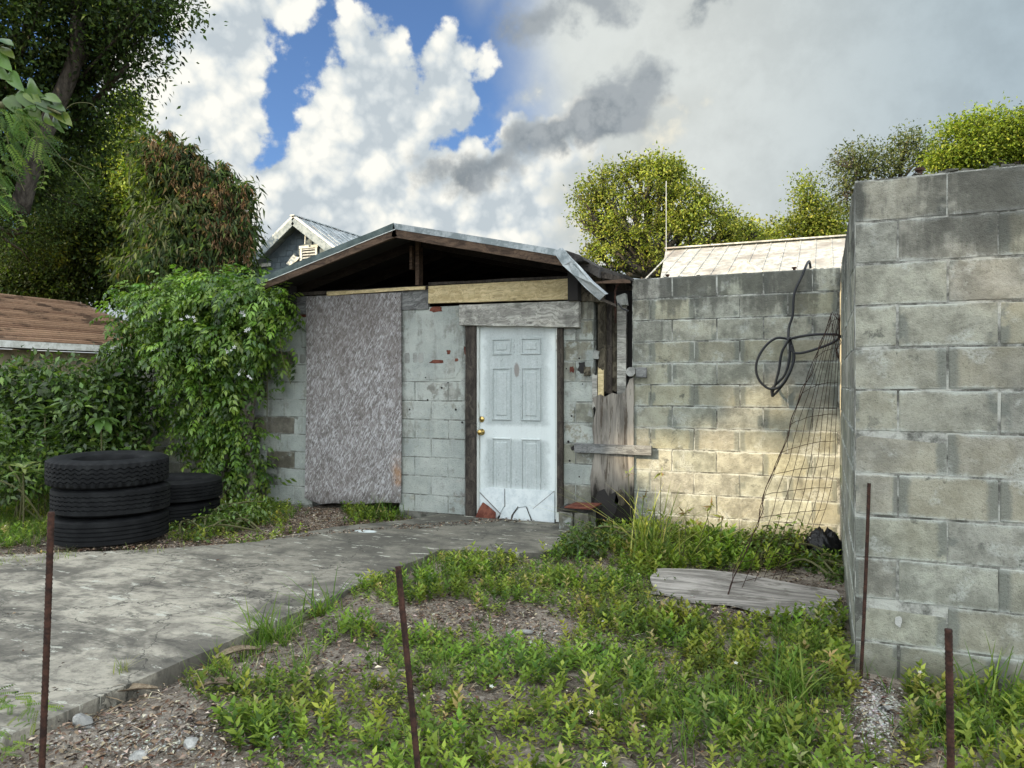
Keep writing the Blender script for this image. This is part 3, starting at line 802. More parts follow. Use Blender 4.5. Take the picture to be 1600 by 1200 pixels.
# gable is closed at the sides by the eaves blocks
b = BM(); b.box((XL / 2 + el_.x / 2, YF + 2.5, ztop + 0.02), (el_.x - XL, 5.1, 0.04)); b.done('flat_roof', MATS['tarpaper'], shed)
for xx in (el_.x + 0.06, er.x - 0.06):
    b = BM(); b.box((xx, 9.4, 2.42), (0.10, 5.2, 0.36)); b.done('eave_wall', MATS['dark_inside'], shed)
# bent metal flashing hanging at the right eave
b = BM()
fl = [(870, 392, 6.36), (884, 410, 6.36), (900, 425, 6.37), (918, 445, 6.40), (941, 465, 6.45)]
ctr = [onY(*p) for p in fl]; wd = [0.030, 0.040, 0.036, 0.034, 0.036]
ptsA = [c + Vector((0.75, 0, 0.66)) * w_ for c, w_ in zip(ctr, wd)]; ptsB = [c - Vector((0.75, 0, 0.66)) * w_ for c, w_ in zip(ctr, wd)]
b.slab(ptsA + ptsB[::-1], (0, 0.004, 0)); b.slab([ptsA[0], ptsA[1], ptsA[2], ptsA[3], ptsA[4]] + [p + Vector((0.012, 0.05, 0.012)) for p in ptsA[::-1]], (0.003, 0, 0.003))
b.slab([onY(866, 391, 6.355), onY(884, 391, 6.355), onY(893, 408, 6.355), onY(882, 414, 6.355)], (0, 0.003, 0))
b.done('hanging_flashing', MATS['galvanised'], shed)
# collapsed eave at the right
def dpiece(name, pts, Y, off, m):
    b = BM(); b.slab([onY(x, y, Y) for x, y in pts], off); b.done(name, MATS[m], shed, origin=onY(pts[0][0], pts[0][1], Y))
dpiece('torn_roofing', [(884, 391), (905, 398), (914, 407), (900, 409), (891, 404)], 6.45, (0.0, 4.5, 0), 'tarpaper')
dpiece('torn_roofing', [(897, 408), (914, 406), (935, 418), (934, 433), (911, 420)], 6.60, (0.0, 1.5, 0), 'tarpaper')
dpiece('torn_roofing', [(930, 417), (946, 419), (984, 432), (983, 436), (935, 424)], 6.78, (0.0, 2.2, 0), 'tarpaper')
dpiece('broken_board', [(906, 420), (930, 419), (931, 431), (915, 434)], 6.72, (0, 0.04, 0), 'wood_dark_v')
dpiece('broken_board', [(935, 423), (962, 430), (983, 437), (983, 442), (940, 434)], 6.70, (0, 0.05, 0), 'wood_dark_v')
dpiece('broken_board', [(930, 440), (972, 436), (984, 438), (984, 442), (931, 443)], 6.66, (0, 0.03, 0), 'wood_brown')
dpiece('broken_board', [(931, 462), (960, 474), (962, 479), (932, 467)], 6.74, (0, 0.04, 0), 'wood_dark_v')
b = BM()
b.tube([onY(x, y, 6.80) for x, y in [(962, 505), (961, 470), (961, 455), (964, 446), (972, 441), (980, 440)]], 0.011, 6); b.done('conduit', MATS['rust'], shed, smooth=True)
b = BM(); b.tube([onY(x, y, 6.78) for x, y in [(966, 474), (972, 482), (982, 486)]], 0.008, 6); b.done('wire_end', MATS['black_cable'], shed)
dpiece('broken_block', [(962, 463), (976, 458), (978, 476), (966, 478)], 6.88, (0, 0.1, 0), 'render_grey')

# --- OSB sheet over the window opening
osbp = thing('osb_panel', 'tall weathered grey OSB sheet boarding up an opening in the shed wall', 'panel', onY(552, 785, 6.90))
b = BM(); A = [onY(478, 463, 6.905), onY(626, 457, 6.905), onY(627, 640, 6.905), onY(626, 786, 6.905), onY(600, 785, 6.905), onY(560, 788, 6.905), onY(520, 786, 6.905), onY(500, 788, 6.905), onY(476, 778, 6.905), onY(479, 600, 6.905)]
b.slab(A, (0, 0.014, 0)); b.done('board', MATS['osb'], osbp, origin=onY(552, 620, 6.905))
for (px, py) in [(485, 470), (618, 465), (484, 560), (619, 560), (482, 660), (619, 660), (482, 750), (618, 750), (550, 466)]:
    c = onY(px, py, 6.902); b = BM(); b.box(c, (0.010, 0.006, 0.010)); b.done('screw_head', MATS['rust'], osbp)

# --- the white door
dl = onY(748, 600, 6.97).x; dr = onY(868, 600, 6.97).x; dz0, dz1 = SLZ + 0.015, 2.045
door = thing('white_door', 'dirty white six-panel door with brass knob and deadbolt', 'door', (dl, 6.97, dz0))
YD = 6.97; Wd = dr - dl; Hd = dz1 - dz0
b = BM(); b.box(((dl + dr) / 2, YD + 0.022, (dz0 + dz1) / 2), (Wd, 0.044, Hd)); b.done('door_slab', MATS['door_paint'], door, origin=(dl, YD, dz0))
px_ = [(0.155, 0.375), (0.485, 0.705)]; sx = Wd / 0.86
pz_ = [(1.66, 1.83), (0.985, 1.53), (0.20, 0.805)]
for (x0, x1) in px_:
    for (z0, z1) in pz_:
        X0, X1, Z0, Z1 = dl + x0 * sx, dl + x1 * sx, dz0 + z0, dz0 + z1
        b = BM(); rings = []
        for (ins, dep) in ((0.0, 0.0), (0.005, -0.012), (0.013, -0.012), (0.020, 0.009), (0.036, 0.009), (0.056, -0.006)):
            rings.append([b.b.verts.new((x, YD - 0.0015 + dep, z)) for x, z in ((X0 + ins, Z0 + ins), (X1 - ins, Z0 + ins), (X1 - ins, Z1 - ins), (X0 + ins, Z1 - ins))])
        for a, c2 in zip(rings, rings[1:]):
            for k in range(4): b.b.faces.new((a[k], a[(k + 1) % 4], c2[(k + 1) % 4], c2[k]))
        b.b.faces.new(rings[-1])
        o = b.done('panel_moulding', MATS['door_paint'], door, origin=(dl, YD, dz0))
# frame
for (a, c2, z0, z1, m) in ((743.5, 747.8, SLZ, 2.075, 'white_trim'), (868.4, 873, SLZ, 2.075, 'white_trim')):
    X0, X1 = onY(a, 600, 6.93).x, onY(c2, 600, 6.93).x
    b = BM(); b.box(((X0 + X1) / 2, 6.93 + 0.05, (z0 + z1) / 2), (X1 - X0, 0.10, z1 - z0)); b.done('frame_side', MATS[m], door, origin=(X0, 6.93, z0))
X0, X1 = onY(747.9, 600, 6.93).x, onY(868.3, 600, 6.93).x
b = BM(); b.box(((X0 + X1) / 2, 6.98, 2.061), (X1 - X0, 0.10, 0.026)); b.done('frame_head', MATS['white_trim'], door)
for (px, py, r) in ((753, 655, 0.023), (753, 675, 0.028)):
    c = onY(px, py, YD); M = Matrix.Translation(c) @ Matrix.Rotation(pi / 2, 4, 'X')
    b = BM()
    if r > 0.025: prof = [(0.0001, 0), (0.034, 0.0), (0.034, 0.006), (0.014, 0.012), (0.013, 0.03), (0.022, 0.036), (0.029, 0.047), (0.029, 0.058), (0.020, 0.068), (0.0001, 0.071)]
    else: prof = [(0.0001, 0), (0.031, 0.0), (0.031, 0.010), (0.024, 0.016), (0.012, 0.017), (0.011, 0.020), (0.0001, 0.020)]
    b.lathe(prof, 20, M); b.done('knob' if r > 0.025 else 'deadbolt', MATS['brass'], door, smooth=True, origin=c)
# broken white board patch across the foot of the door
def flat(name, pts, Y, th, m, parent, lab=None):
    b = BM(); b.slab([onY(x, y, Y) for x, y in pts], (0, th, 0)); o = b.done(name, MATS[m], parent, origin=onY(pts[0][0], pts[0][1], Y))
    if lab: o['label'] = lab
    return o
flat('board_patch', [(748, 764), (768, 761), (788, 763), (788, 790), (775, 812), (765, 816), (748, 800)], 6.955, 0.012, 'white_board', door)
flat('board_patch', [(789, 763), (866, 767), (866, 820), (832, 819), (823, 790), (810, 793), (800, 808), (796, 817), (776, 817), (789, 792)], 6.953, 0.012, 'white_board', door)
flat('board_patch', [(799, 816), (803, 803), (811, 794), (822, 793), (829, 806), (831, 819)], 6.940, 0.010, 'white_board', door)
flat('crack', [(797, 817), (799, 805), (809, 791), (810, 792), (801, 806), (799, 818)], 6.936, 0.003, 'wood_dark_v', door)
flat('crack', [(788, 764), (789, 764), (789.4, 792), (788, 792)], 6.950, 0.002, 'wood_grey', door)
flat('crack', [(832, 795), (833, 795), (866, 768), (866, 767)], 6.950, 0.002, 'wood_grey', door)
flat('crack', [(749, 770), (750, 769), (783, 803), (782, 804)], 6.950, 0.002, 'wood_grey', door)
flat('crack', [(822, 793), (823, 792), (833, 818), (831.5, 818)], 6.936, 0.002, 'wood_dark_v', door)
# red tile shard leaning on the door
b = BM(); sh_ = [onG(743, 812, SLZ), onG(774, 816, SLZ)]
P0 = [onY(742, 811, 6.84), onY(774, 815, 6.84), onY(774, 801, 6.87), onY(763, 791, 6.89), onY(754, 785, 6.90), onY(747, 797, 6.87)]
b.slab(P0, (0, 0.012, 0)); o = b.done('tile_shard', MATS['brick_red'], origin=P0[0]); tag(o, 'broken red tile shard leaning against the foot of the white door', 'tile')

# --- planks nailed over the joint
def plank(name, px0, px1, a, b_, c2, d2, Y, th, m, lab, cat):
    bb = BM(); P = [onY(px0, a, Y), onY(px1, c2, Y), onY(px1, d2, Y), onY(px0, b_, Y)]
    bb.slab(P, (0, th, 0)); o = bb.done(name, MATS[m], bevel=0.003, origin=(P[0] + P[2]) / 2); tag(o, lab, cat)
plank('wooden_plank', 897, 1018, 693, 707, 697, 712, 6.885, 0.038, 'wood_grey', 'long grey weathered plank nailed level across the rotten plywood', 'plank')
plank('wood_offcut', 993, 1010, 574, 590, 574, 590, 6.89, 0.038, 'wood_grey', 'short grey wood offcut nailed at the joint of shed and block wall', 'plank')
b = BM(); c = onY(986, 581, 6.90); b.tube([(c.x, 6.875, c.z), (c.x, 6.95, c.z)], 0.045, 12); o = b.done('broken_mortar_lump', MATS['stone'], shed)
plank('wood_block', 912, 922, 573, 587, 573, 587, 6.925, 0.02, 'wood_rot_v', 'tiny upright wood peg fixed to wall beside the red hole', 'wood')
# --- little block pillar with tiles on top
c0 = onG(868, 836, 0); pil = thing('block_pillar', 'low grey block stub topped with a red tile by the door', 'pillar', (c0.x + 0.16, c0.y + 0.12, 0))
cx, cy = c0.x + 0.17, c0.y + 0.14
b = BM(); b.box((cx - 0.075, cy, 0.11), (0.14, 0.26, 0.22), jit=0.006); b.done('block', MATS['block_brown'], pil, bevel=0.008, origin=(cx - 0.075, cy, 0.11))
b = BM(); b.box((cx + 0.075, cy + 0.02, 0.11), (0.14, 0.26, 0.22), jit=0.006); b.done('block', MATS['block_brown'], pil, bevel=0.008, origin=(cx + 0.075, cy, 0.11))
b = BM(); b.box((cx + .02, cy + 0.03, 0.245), (0.34, 0.30, 0.02), jit=0.004); b.done('slate', MATS['tarpaper'], pil)
b = BM(); b.slab([(cx - 0.08, cy - 0.14, 0.262), (cx + 0.18, cy - 0.16, 0.266), (cx + 0.21, cy + 0.12, 0.276), (cx - 0.05, cy + 0.10, 0.272)], (0, 0, 0.012)); b.done('tile', MATS['brick_red'], pil)

# --- the long block wall behind and the near L-shaped wall
mw = thing('block_wall', 'bare grey block wall joining the shed, with dappled sun at its foot', 'wall', (-0.8, YF, 0))
courses(mw, 'x', -1.69, 0.137, YF, -1, 0.0, 12, 'block_grey', phase=-1.31 + 0.5 * BL, dpt=0.15)
b = BM(); b.box(((-1.70 + 0.137) / 2, YF + 0.0963, 1.12), (1.82, 0.185, 2.63)); b.done('mortar', MATS['mortar'], mw)
rw = thing('block_wall', 'near tall block wall, its pale corner at the right of the yard', 'wall', (1.3, 3.96, 0))
XC, YC = 0.137, 3.96
courses(rw, 'x', XC, 3.1, YC, -1, -0.02, 12, 'block_right', phase=onY(1404, 700, YC).x, dpt=0.15)
courses(rw, 'y', YC + 0.16, YF - 0.01, XC, -1, -0.02, 12, 'block_grey', phase=YC, dpt=0.15)
b = BM(); b.box(((XC + .004 + 3.1) / 2, YC + 0.0035 + 0.09, 1.10), (3.1 - XC - 0.004, 0.18, 2.64)); b.box((XC + 0.004 + 0.09, (YC + 0.2 + YF) / 2, 1.10), (0.18, YF - YC - 0.22, 2.64))
b.done('mortar', MATS['mortar'], rw)
b = BM(); b.box(((XC + 3.1) / 2 - 0.02, YC + 0.05, -0.04), (3.0, 0.14, 0.10), jit=0.006); b.done('footing', MATS['footing'], rw)
b = BM()                                                         # crumbled mortar along the top
for i in range(70):
    x = random.uniform(XC + .25, 3.0); s_ = random.uniform(0.006, 0.02)
    b.box((x, YC + random.uniform(0.005, 0.1), 2.425 + s_ * 0.2), (s_ * 2.6, s_ * 2, s_ * 0.55), jit=s_ * 0.25)
for i in range(16):
    x = random.uniform(-1.6, 0.1); s_ = random.uniform(0.008, 0.016)
    b.box((x, YF + random.uniform(0.005, 0.1), 2.438 + s_ * 0.2), (s_ * 2.6, s_ * 2, s_ * 0.5), jit=s_ * 0.25)
tag(b.done('mortar_crumbs', MATS['footing'], rw), kind='stuff')
# anchor bolts sticking out of the wall tops
for (px, py, Y, par) in ((1437, 264, YC + 0.09, rw), (1241, 414, YF + 0.09, mw), (1043, 423, YF + 0.09, mw)):
    c = onY(px, py, Y); b = BM(); b.tube([(c.x, Y, 2.43), (c.x, Y, 2.475)], 0.012, 8); b.tube([(c.x, Y, 2.462), (c.x, Y, 2.475)], 0.022, 6); b.done('anchor_bolt', MATS['rust'], par)
# chipped spots on the right wall
ragged(1398, 963, 1410, 979, 9, YC - 0.004, 0.3, 0.012, 'chipped_spot', 'stone', rw)

# ------------------------------------------------------------------ cable and wire mesh
def smooth(pts, n=8):
    out = []; P = [Vector(p) for p in pts]; P = [P[0]] + P + [P[-1]]
    for i in range(1, len(P) - 2):
        p0, p1, p2, p3 = P[i - 1], P[i], P[i + 1], P[i + 2]
        for k in range(n):
            t = k / n
            out.append(0.5 * ((2 * p1) + (-p0 + p2) * t + (2 * p0 - 5 * p1 + 4 * p2 - p3) * t * t + (-p0 + 3 * p1 - 3 * p2 + p3) * t ** 3))
    out.append(P[-2]); return out
def cr(x, y): return 960 + x / 3.158, 400 + y / 3.158
cab = thing('coiled_cable', 'loosely coiled black cable hanging down from the top of the block wall', 'cable', onY(1230, 530, 6.85))
def cable(pts, Y, r, name):
    b = BM(); P = []
    for i, (x, y) in enumerate(pts):
        q = cr(x, y); P.append(onY(q[0], q[1], Y[i] if isinstance(Y, (list, tuple)) else Y))
    b.tube(smooth(P), r, 8); b.done(name, MATS['black_cable'], cab, smooth=True)
cable([(968, 60), (962, 28), (950, 40), (925, 100), (888, 185), (880, 290), (862, 350), (858, 410)], [7.1, 7.05, 6.90, 6.88, 6.87, 6.87, 6.86, 6.83], 0.011, 'lead')
cable([(858, 410), (800, 405), (745, 445), (706, 510), (700, 570), (720, 620), (765, 655), (815, 645), (850, 600), (878, 540), (884, 480), (872, 430), (860, 408)], [6.83, 6.80, 6.78, 6.76, 6.76, 6.76, 6.76, 6.77, 6.78, 6.8, 6.82, 6.82, 6.82], 0.011, 'loop')
cable([(866, 404), (850, 430), (825, 480), (812, 560), (795, 625), (778, 688), (800, 672), (842, 620), (872, 560), (888, 500), (876, 440)], 6.79, 0.011, 'loop')
cable([(776, 655), (790, 640), (838, 590), (862, 520), (866, 450), (858, 400)], 6.81, 0.011, 'loop')
cable([(862, 412), (900, 400), (980, 388), (1060, 386), (1105, 390), (1108, 405), (1060, 435), (960, 470), (900, 480), (876, 466), (868, 430)], [6.82, 6.8, 6.78, 6.76, 6.76, 6.76, 6.76, 6.77, 6.78, 6.8, 6.82], 0.011, 'loop')
b = BM(); b.tube([onY(*cr(850, 412), 6.80), onY(*cr(874, 408), 6.80)], 0.018, 8); b.tube([onY(*cr(776, 662), 6.77), onY(*cr(780, 690), 6.77)], 0.012, 8); b.done('tie', MATS['black_cable'], cab)

wm = thing('wire_mesh', 'rusty bent wire mesh trellis leaning up into the wall corner', 'wire mesh', onG(1130, 948))
# two rails of the fan, from top to tip, each with its own depth; wires run between them
railL = [(1300, 488, 6.55), (1275, 560, 6.42), (1243, 640, 6.2), (1218, 715, 6.0), (1196, 770, 5.85), (1180, 830, 5.55), (1150, 890, 5.2), (1130, 947, 4.88)]
railR = [(1322, 494, 6.5), (1309, 560, 6.62), (1308, 640, 6.66), (1305, 710, 6.66), (1298, 770, 6.62), (1278, 830, 6.5), (1258, 880, 6.3), (1240, 925, 5.9)]
def rail(rl, t):
    t = max(0, min(0.9999, t)) * (len(rl) - 1); i = int(t); f = t - i
    p = [rl[i][k] * (1 - f) + rl[i + 1][k] * f for k in range(3)]; return onY(*p)
NW = 9
for i in range(NW):
    s_ = i / (NW - 1); e = s_ ** 0.85
    pts = []
    for k in range(17):
        t = k / 16; a = rail(railL, t); c = rail(railR, t); p = a.lerp(c, e)
        p += Vector((0, -0.10 * sin(pi * e), 0)) * (0.3 + t)
        p.x = min(p.x, XC - 0.02)
        pts.append(p + Vector([random.uniform(-.006, .006) for _ in range(3)]))
    b = BM(); b.tube(pts, 0.0022, 5); b.done('wire', MATS['rust'], wm, smooth=True)
for t in (0.012, 0.11, 0.21, 0.30, 0.385, 0.47, 0.55, 0.635, 0.72, 0.80, 0.88):
    pts = []
    for k in range(11):
        e = k / 10; a = rail(railL, t + 0.03 * (1 - e) ** 2); c = rail(railR, t); p = a.lerp(c, e) + Vector((0, -0.10 * sin(pi * e) * (0.3 + t), 0)); p.x = min(p.x, XC - 0.02)
        pts.append(p + Vector((0, 0, random.uniform(-.004, .004))))
    b = BM(); b.tube(pts, 0.0022, 5); b.done('wire', MATS['rust'], wm, smooth=True)
for k in range(2):                                               # doubled, crooked edge wires
    pts = [rail(railL, t / 22) + Vector([random.uniform(-.016, .016) for _ in range(3)]) for t in range(23)]
    b = BM(); b.tube(smooth(pts, 3), 0.003, 5); b.done('wire', MATS['rust'], wm, smooth=True)
b = BM(); b.tube(smooth([onY(x, y, 6.55) for x, y in [(1303, 492), (1312, 505), (1307, 520), (1314, 535), (1306, 548), (1311, 560), (1303, 530), (1300, 505)]], 5), 0.003, 5); b.done('wire', MATS['rust'], wm, smooth=True)

# ------------------------------------------------------------------ rebar stakes
def rebar(lab, top, bot, r):
    o = thing('rebar_stake', lab, 'rebar', bot, 'rusty rebar stakes in the yard')
    top = Vector(top); bot = Vector(bot); ax_ = (top - bot); L = ax_.length; n = int(L / 0.0032)
    t = ax_.normalized(); u = t.orthogonal().normalized(); v = t.cross(u); seg = 10
    bow = u * 0.004
    V = []; 
    for i in range(n + 1):
        c = bot + ax_ * (i / n) + bow * sin(pi * i / n)
        for k in range(seg):
            a = 2 * pi * k / seg
            rib = max(0, cos(2 * pi * (i * 0.0032 / 0.0092) + 0.9 * abs(math.remainder(a, pi)))) ** 1.2
            rr = r * (0.92 + 0.17 * rib) + (0.06 * r if k in (0, 5) else 0)
            V.append(c + (u * cos(a) + v * sin(a)) * rr)
    F = [(i * seg + k, i * seg + (k + 1) % seg, (i + 1) * seg + (k + 1) % seg, (i + 1) * seg + k) for i in range(n) for k in range(seg)]
    F.append(tuple(n * seg + k for k in range(4)))
    me = bpy.data.meshes.new('bar'); me.from_pydata(V, [], F[:-1] + [tuple(n * seg + k for k in range(seg))]); me.materials.append(MATS['rust'])
    for p in me.polygons: p.use_smooth = True
    ob = link('bar', me); setp(ob, o)
def stake(lab, tx, ty, bx_, by_, dt, db, r):
    t = atD(tx, ty, dt); b_ = atD(bx_, by_, db)
    d_ = (b_ - t); k = (t.z + 0.03) / (t.z - b_.z); rebar(lab, t, t + d_ * k, r)
stake('rusty ribbed rebar stake in front of the truck tyres, leaning slightly', 80, 800, 62, 1200, 1.58, 1.58, 0.0066)
stake('rusty rebar stake leaning left among the weeds in the foreground middle', 622, 885, 650, 1200, 1.50, 1.47, 0.0063)
stake('thin dark rebar stake standing at the corner of the near block wall', 1358, 755, 1345, 1058, 3.55, 3.50, 0.0085)
stake('short dark rebar stake nearest the camera, in front of near wall', 1482, 983, 1484, 1200, 1.42, 1.42, 0.0072)

# ------------------------------------------------------------------ tyres
def tyre_parts(R, Wt, rim, style):
    seg = 180; prof = []
    h = Wt / 2
    prof += [(rim, -h * 0.62), (rim + 0.012, -h * 0.80), (rim + 0.05, -h * 0.93), (R - 0.10, -h), (R - 0.055, -h * 0.97), (R - 0.03, -h * 0.90), (R - 0.012, -h * 0.84), (R, -h * 0.78)]
    gr = [-0.45, -0.15, 0.15, 0.45]
    for g in gr: prof += [(R + 0.001, h * (g - 0.045)), (R - 0.011, h * (g - 0.03)), (R - 0.011, h * (g + 0.03)), (R + 0.001, h * (g + 0.045))]
    prof += [(r_, -z_) for r_, z_ in prof[7::-1]]
    prof += [(rim - 0.004, h * 0.3), (rim + 0.06, 0.0), (rim - 0.004, -h * 0.3)]
    n = len(prof); V = []
    for k in range(seg):
        a = 2 * pi * k / seg
        for i, (r_, z_) in enumerate(prof):
            rr, zz = r_, z_
            if 7 < i < n - 11 and style:
                zz += 0.006 * (1 if (k // 2) % 2 else -1) * (1 if style == 2 else 0.5)
            if i in (6, 7, n - 11 - 0, n - 10) and style == 2 and (k % 4) < 2: rr -= 0.010
            if style == 1 and i in (5, 6) and (k % 3) == 0: rr -= 0.004
            V.append((rr * cos(a), rr * sin(a), zz))
    F = [(k * n + i, ((k + 1) % seg) * n + i, ((k + 1) % seg) * n + (i + 1) % n, k * n + (i + 1) % n) for k in range(seg) for i in range(n)]
    me = bpy.data.meshes.new('tyre'); me.from_pydata(V, [], F)
    bm = bmesh.new(); bm.from_mesh(me); bmesh.ops.recalc_face_normals(bm, faces=bm.faces[:]); bm.to_mesh(me); bm.free()
    me.materials.append(MATS['rubber'])
    me.polygons.foreach_set('use_smooth', [True] * len(me.polygons))
    try: me.set_sharp_from_angle(angle=radians(38))
    except Exception: pass
    return me
def tyre(lab, x, y, z, R, Wt, style, tilt=(0, 0), rz=0.0):
    o = link('truck_tyre', tyre_parts(R, Wt, R * 0.56, style)); o.location = (x, y, z + Wt / 2); o.rotation_euler = (tilt[0], tilt[1], rz)
    tag(o, lab, 'tyre', 'old truck tyres stacked on the path')
tc = atD(172, 700, 6.60); t1x, t1y = tc.x, tc.y
tyre('bottom tyre of the big front stack of three', t1x + 0.012, t1y, SLZ - 0.005, 0.470, 0.240, 0, (0.006, -0.004), 0.3)
tyre('middle tyre of the big front stack of three', t1x + 0.012, t1y + 0.01, SLZ + 0.240, 0.474, 0.245, 1, (-0.004, 0.012), 1.3)
tyre('top tyre of the front stack, chunky tread and open hub', t1x - 0.008, t1y - 0.005, SLZ + 0.492, 0.488, 0.245, 2, (0.008, -0.026), 2.2)
tc = atD(272, 740, 7.75)
tyre('lower tyre of the smaller stack behind, half hidden by weeds', tc.x, tc.y, 0.0, 0.45, 0.225, 0, (0, 0), 0.2)
tyre('upper tyre of the smaller stack behind the front tyres', tc.x + 0.02, tc.y, 0.228, 0.455, 0.225, 1, (0.01, 0.008), 0.9)

# ------------------------------------------------------------------ things lying about
b = BM()                                                          # weathered plywood sheet on the ground
nx_, ny_ = 22, 12; grid = []
for j in range(ny_ + 1):
    row = []
    for i in range(nx_ + 1):
        u_, v_ = i / nx_, j / ny_
        x = -1.14 + 1.22 * u_ + 0.06 * v_ * (1 - u_) + 0.02 * sin(v_ * 9) * (i in (0, nx_)); y = 5.44 - 0.84 * v_ * (0.62 + 0.38 * min(1, u_ * 1.4)) + 0.03 * sin(u_ * 17) * v_ + random.uniform(-.008, .008) * (j in (0, ny_))
        z = 0.045 + 0.02 * sin(u_ * 3.0) + 0.015 * sin(v_ * 4 + u_ * 5) + 0.02 * (1 - u_) * (1 - v_)
        row.append(b.b.verts.new((x, y, z)))
    grid.append(row)
for j in range(ny_):
    for i in range(nx_): b.b.faces.new((grid[j][i], grid[j][i + 1], grid[j + 1][i + 1], grid[j + 1][i]))
r = bmesh.ops.extrude_face_region(b.b, geom=b.b.faces[:]); 
for v in r['geom']:
    if isinstance(v, bmesh.types.BMVert): v.co.z -= 0.014
def groundply(t):
    P = t.pos(); n = t.noise(t.vec('MULTIPLY', P, (1.5, 14, 2)), 1.4, 6, 0.7, 0.4); f = t.noise(t.vec('MULTIPLY', P, (4, 60, 2)), 1.5, 4, 0.7); g = t.noise(P, 5, 5, 0.6)
    c = t.mix(t.step(n, 0.36, 0.62), (0.15, 0.14, 0.125), (0.38, 0.355, 0.325)); c = t.mix(t.step(f, 0.56, 0.64) * 0.7, c, (0.05, 0.045, 0.04))
    c = t.mix(t.step(g, 0.54, 0.64) * 0.6, c, (0.09, 0.08, 0.065))
    return dict(c=c, r=0.9, n=t.bump(n + f, 0.6, 0.008))
mat('ground_plywood', groundply)
o = b.done('plywood_sheet', MATS['ground_plywood'], origin=(-0.5, 5.0, 0)); tag(o, 'weathered warped plywood sheet lying on the ground below the wire mesh', 'plywood sheet')
def rock(name, px, py, s_, lab, cat, m, flat_=0.6, z=0.0):
    c = onG(px, py, z); bm = bmesh.new(); bmesh.ops.create_icosphere(bm, subdivisions=2, radius=1)
    R = random.Random(px * 7 + py)
    ds = [(Vector((R.uniform(-1, 1), R.uniform(-1, 1), R.uniform(-1, 1))).normalized(), R.uniform(0.45, 0.85)) for _ in range(9)]
    for v in bm.verts:
        for dn, k in ds:
            e = v.co.dot(dn)
            if e > k: v.co -= dn * (e - k)
        v.co = Vector((v.co.x * s_ * 1.2, v.co.y * s_, v.co.z * s_ * flat_))
    me = bpy.data.meshes.new(name); bm.to_mesh(me); bm.free(); me.materials.append(MATS[m])
    o = link(name, me); o.location = (c.x, c.y, float(hgt(c.x, c.y)) + z + s_ * flat_ * 0.45); o.rotation_euler = (R.uniform(-.3, .3), R.uniform(-.3, .3), R.uniform(0, 6))
    tag(o, lab, cat)
rock('stone', 131, 1143, 0.045, 'pale grey stone chunk just off the edge of the path', 'stone', 'stone', 0.8)
rock('stone', 297, 1180, 0.036, 'small grey rounded stone in the leaf litter at bottom', 'stone', 'stone', 0.5)
rock('stone', 215, 1195, 0.032, 'pale flat stone at the bottom edge left of the leaf litter', 'stone', 'stone', 0.5)
rock('stone', 1388, 1118, 0.035, 'whitish rubble stone on the bare patch beside near wall', 'stone', 'stone', 0.5)
rock('stone', 820, 983, 0.055, 'flat grey stone showing between weeds in the middle', 'stone', 'stone', 0.35)
rock('seed_pod', 22, 1082, 0.022, 'black seed pod on the path edge at far left', 'seed pod', 'black_plastic', 0.8, SLZ)
rock('seed_pod', 269, 1021, 0.015, 'small black seed pod lying out on the pale concrete', 'seed pod', 'black_plastic', 0.6, SLZ)
rock('seed_pod', 54, 963, 0.020, 'dark flat seed pod on the concrete left of the rebar', 'seed pod', 'black_plastic', 0.5, SLZ)
rock('seed_pod', 162, 924, 0.018, 'dark upright seed pod on concrete before the tyres', 'seed pod', 'black_plastic', 0.9, SLZ)
rock('seed_pod', 366, 931, 0.018, 'dark seed pod on the concrete near the grassy edge', 'seed pod', 'black_plastic', 0.6, SLZ)
# black refuse sack in the wall corner
bm = bmesh.new(); bmesh.ops.create_icosphere(bm, subdivisions=4, radius=1)
for v in bm.verts:
    a = math.atan2(v.co.y, v.co.x); k = 1 + 0.16 * sin(a * 5 + v.co.z * 4) * (0.4 + max(0, v.co.z)) + 0.08 * sin(a * 11 + v.co.z * 9) + 0.06 * sin(v.co.x * 14 + v.co.z * 11)
    v.co = Vector((v.co.x * 0.14 * k, v.co.y * 0.11 * k, max(-0.6, v.co.z) * 0.11 * k + 0.035 * max(0, v.co.z) ** 3 + 0.015 * sin(v.co.x * 9) * sin(v.co.y * 8 + 1)))
me = bpy.data.meshes.new('sack'); bm.to_mesh(me); bm.free(); me.materials.append(MATS['black_plastic'])
for p in me.polygons: p.use_smooth = True
c = onG(1287, 875); o = link('refuse_sack', me); o.location = (c.x, c.y, 0.10); tag(o, 'crumpled black plastic sack in the corner of the two walls', 'sack')
# dry fallen fronds at the slab edge
def husk(px, py, L, w_, rz, lab):
    c = onG(px, py); b = BM(); n = 8; rows = []
    for i in range(n + 1):
        t = i / n; wd_ = w_ * sin(pi * (0.1 + 0.86 * t)) ** 0.7; z = 0.008 + 0.016 * sin(pi * t)
        rows.append([b.b.verts.new((L * (t - 0.5), k * wd_ / 2, z + 0.5 * abs(k) * wd_)) for k in (-1, -0.4, 0.4, 1)])
    for a, d2 in zip(rows, rows[1:]):
        for k in range(3): b.b.faces.new((a[k], a[k + 1], d2[k + 1], d2[k]))
    r = bmesh.ops.extrude_face_region(b.b, geom=b.b.faces[:])
    for v in r['geom']:
        if isinstance(v, bmesh.types.BMVert): v.co.z += 0.003
    o = b.done('palm_husk', MATS['husk']); o.location = (c.x, c.y, float(hgt(c.x, c.y)) + 0.02); o.rotation_euler = (0.2, 0, rz); tag(o, lab, 'palm husk')
mat('husk', wood_fn((0.11, 0.08, 0.055), (0.27, 0.22, 0.155), 0, sc=2, stain=0.2, knot=False))
husk(190, 1090, 0.30, 0.05, 0.9, 'tan dry palm husk curled on the path edge')
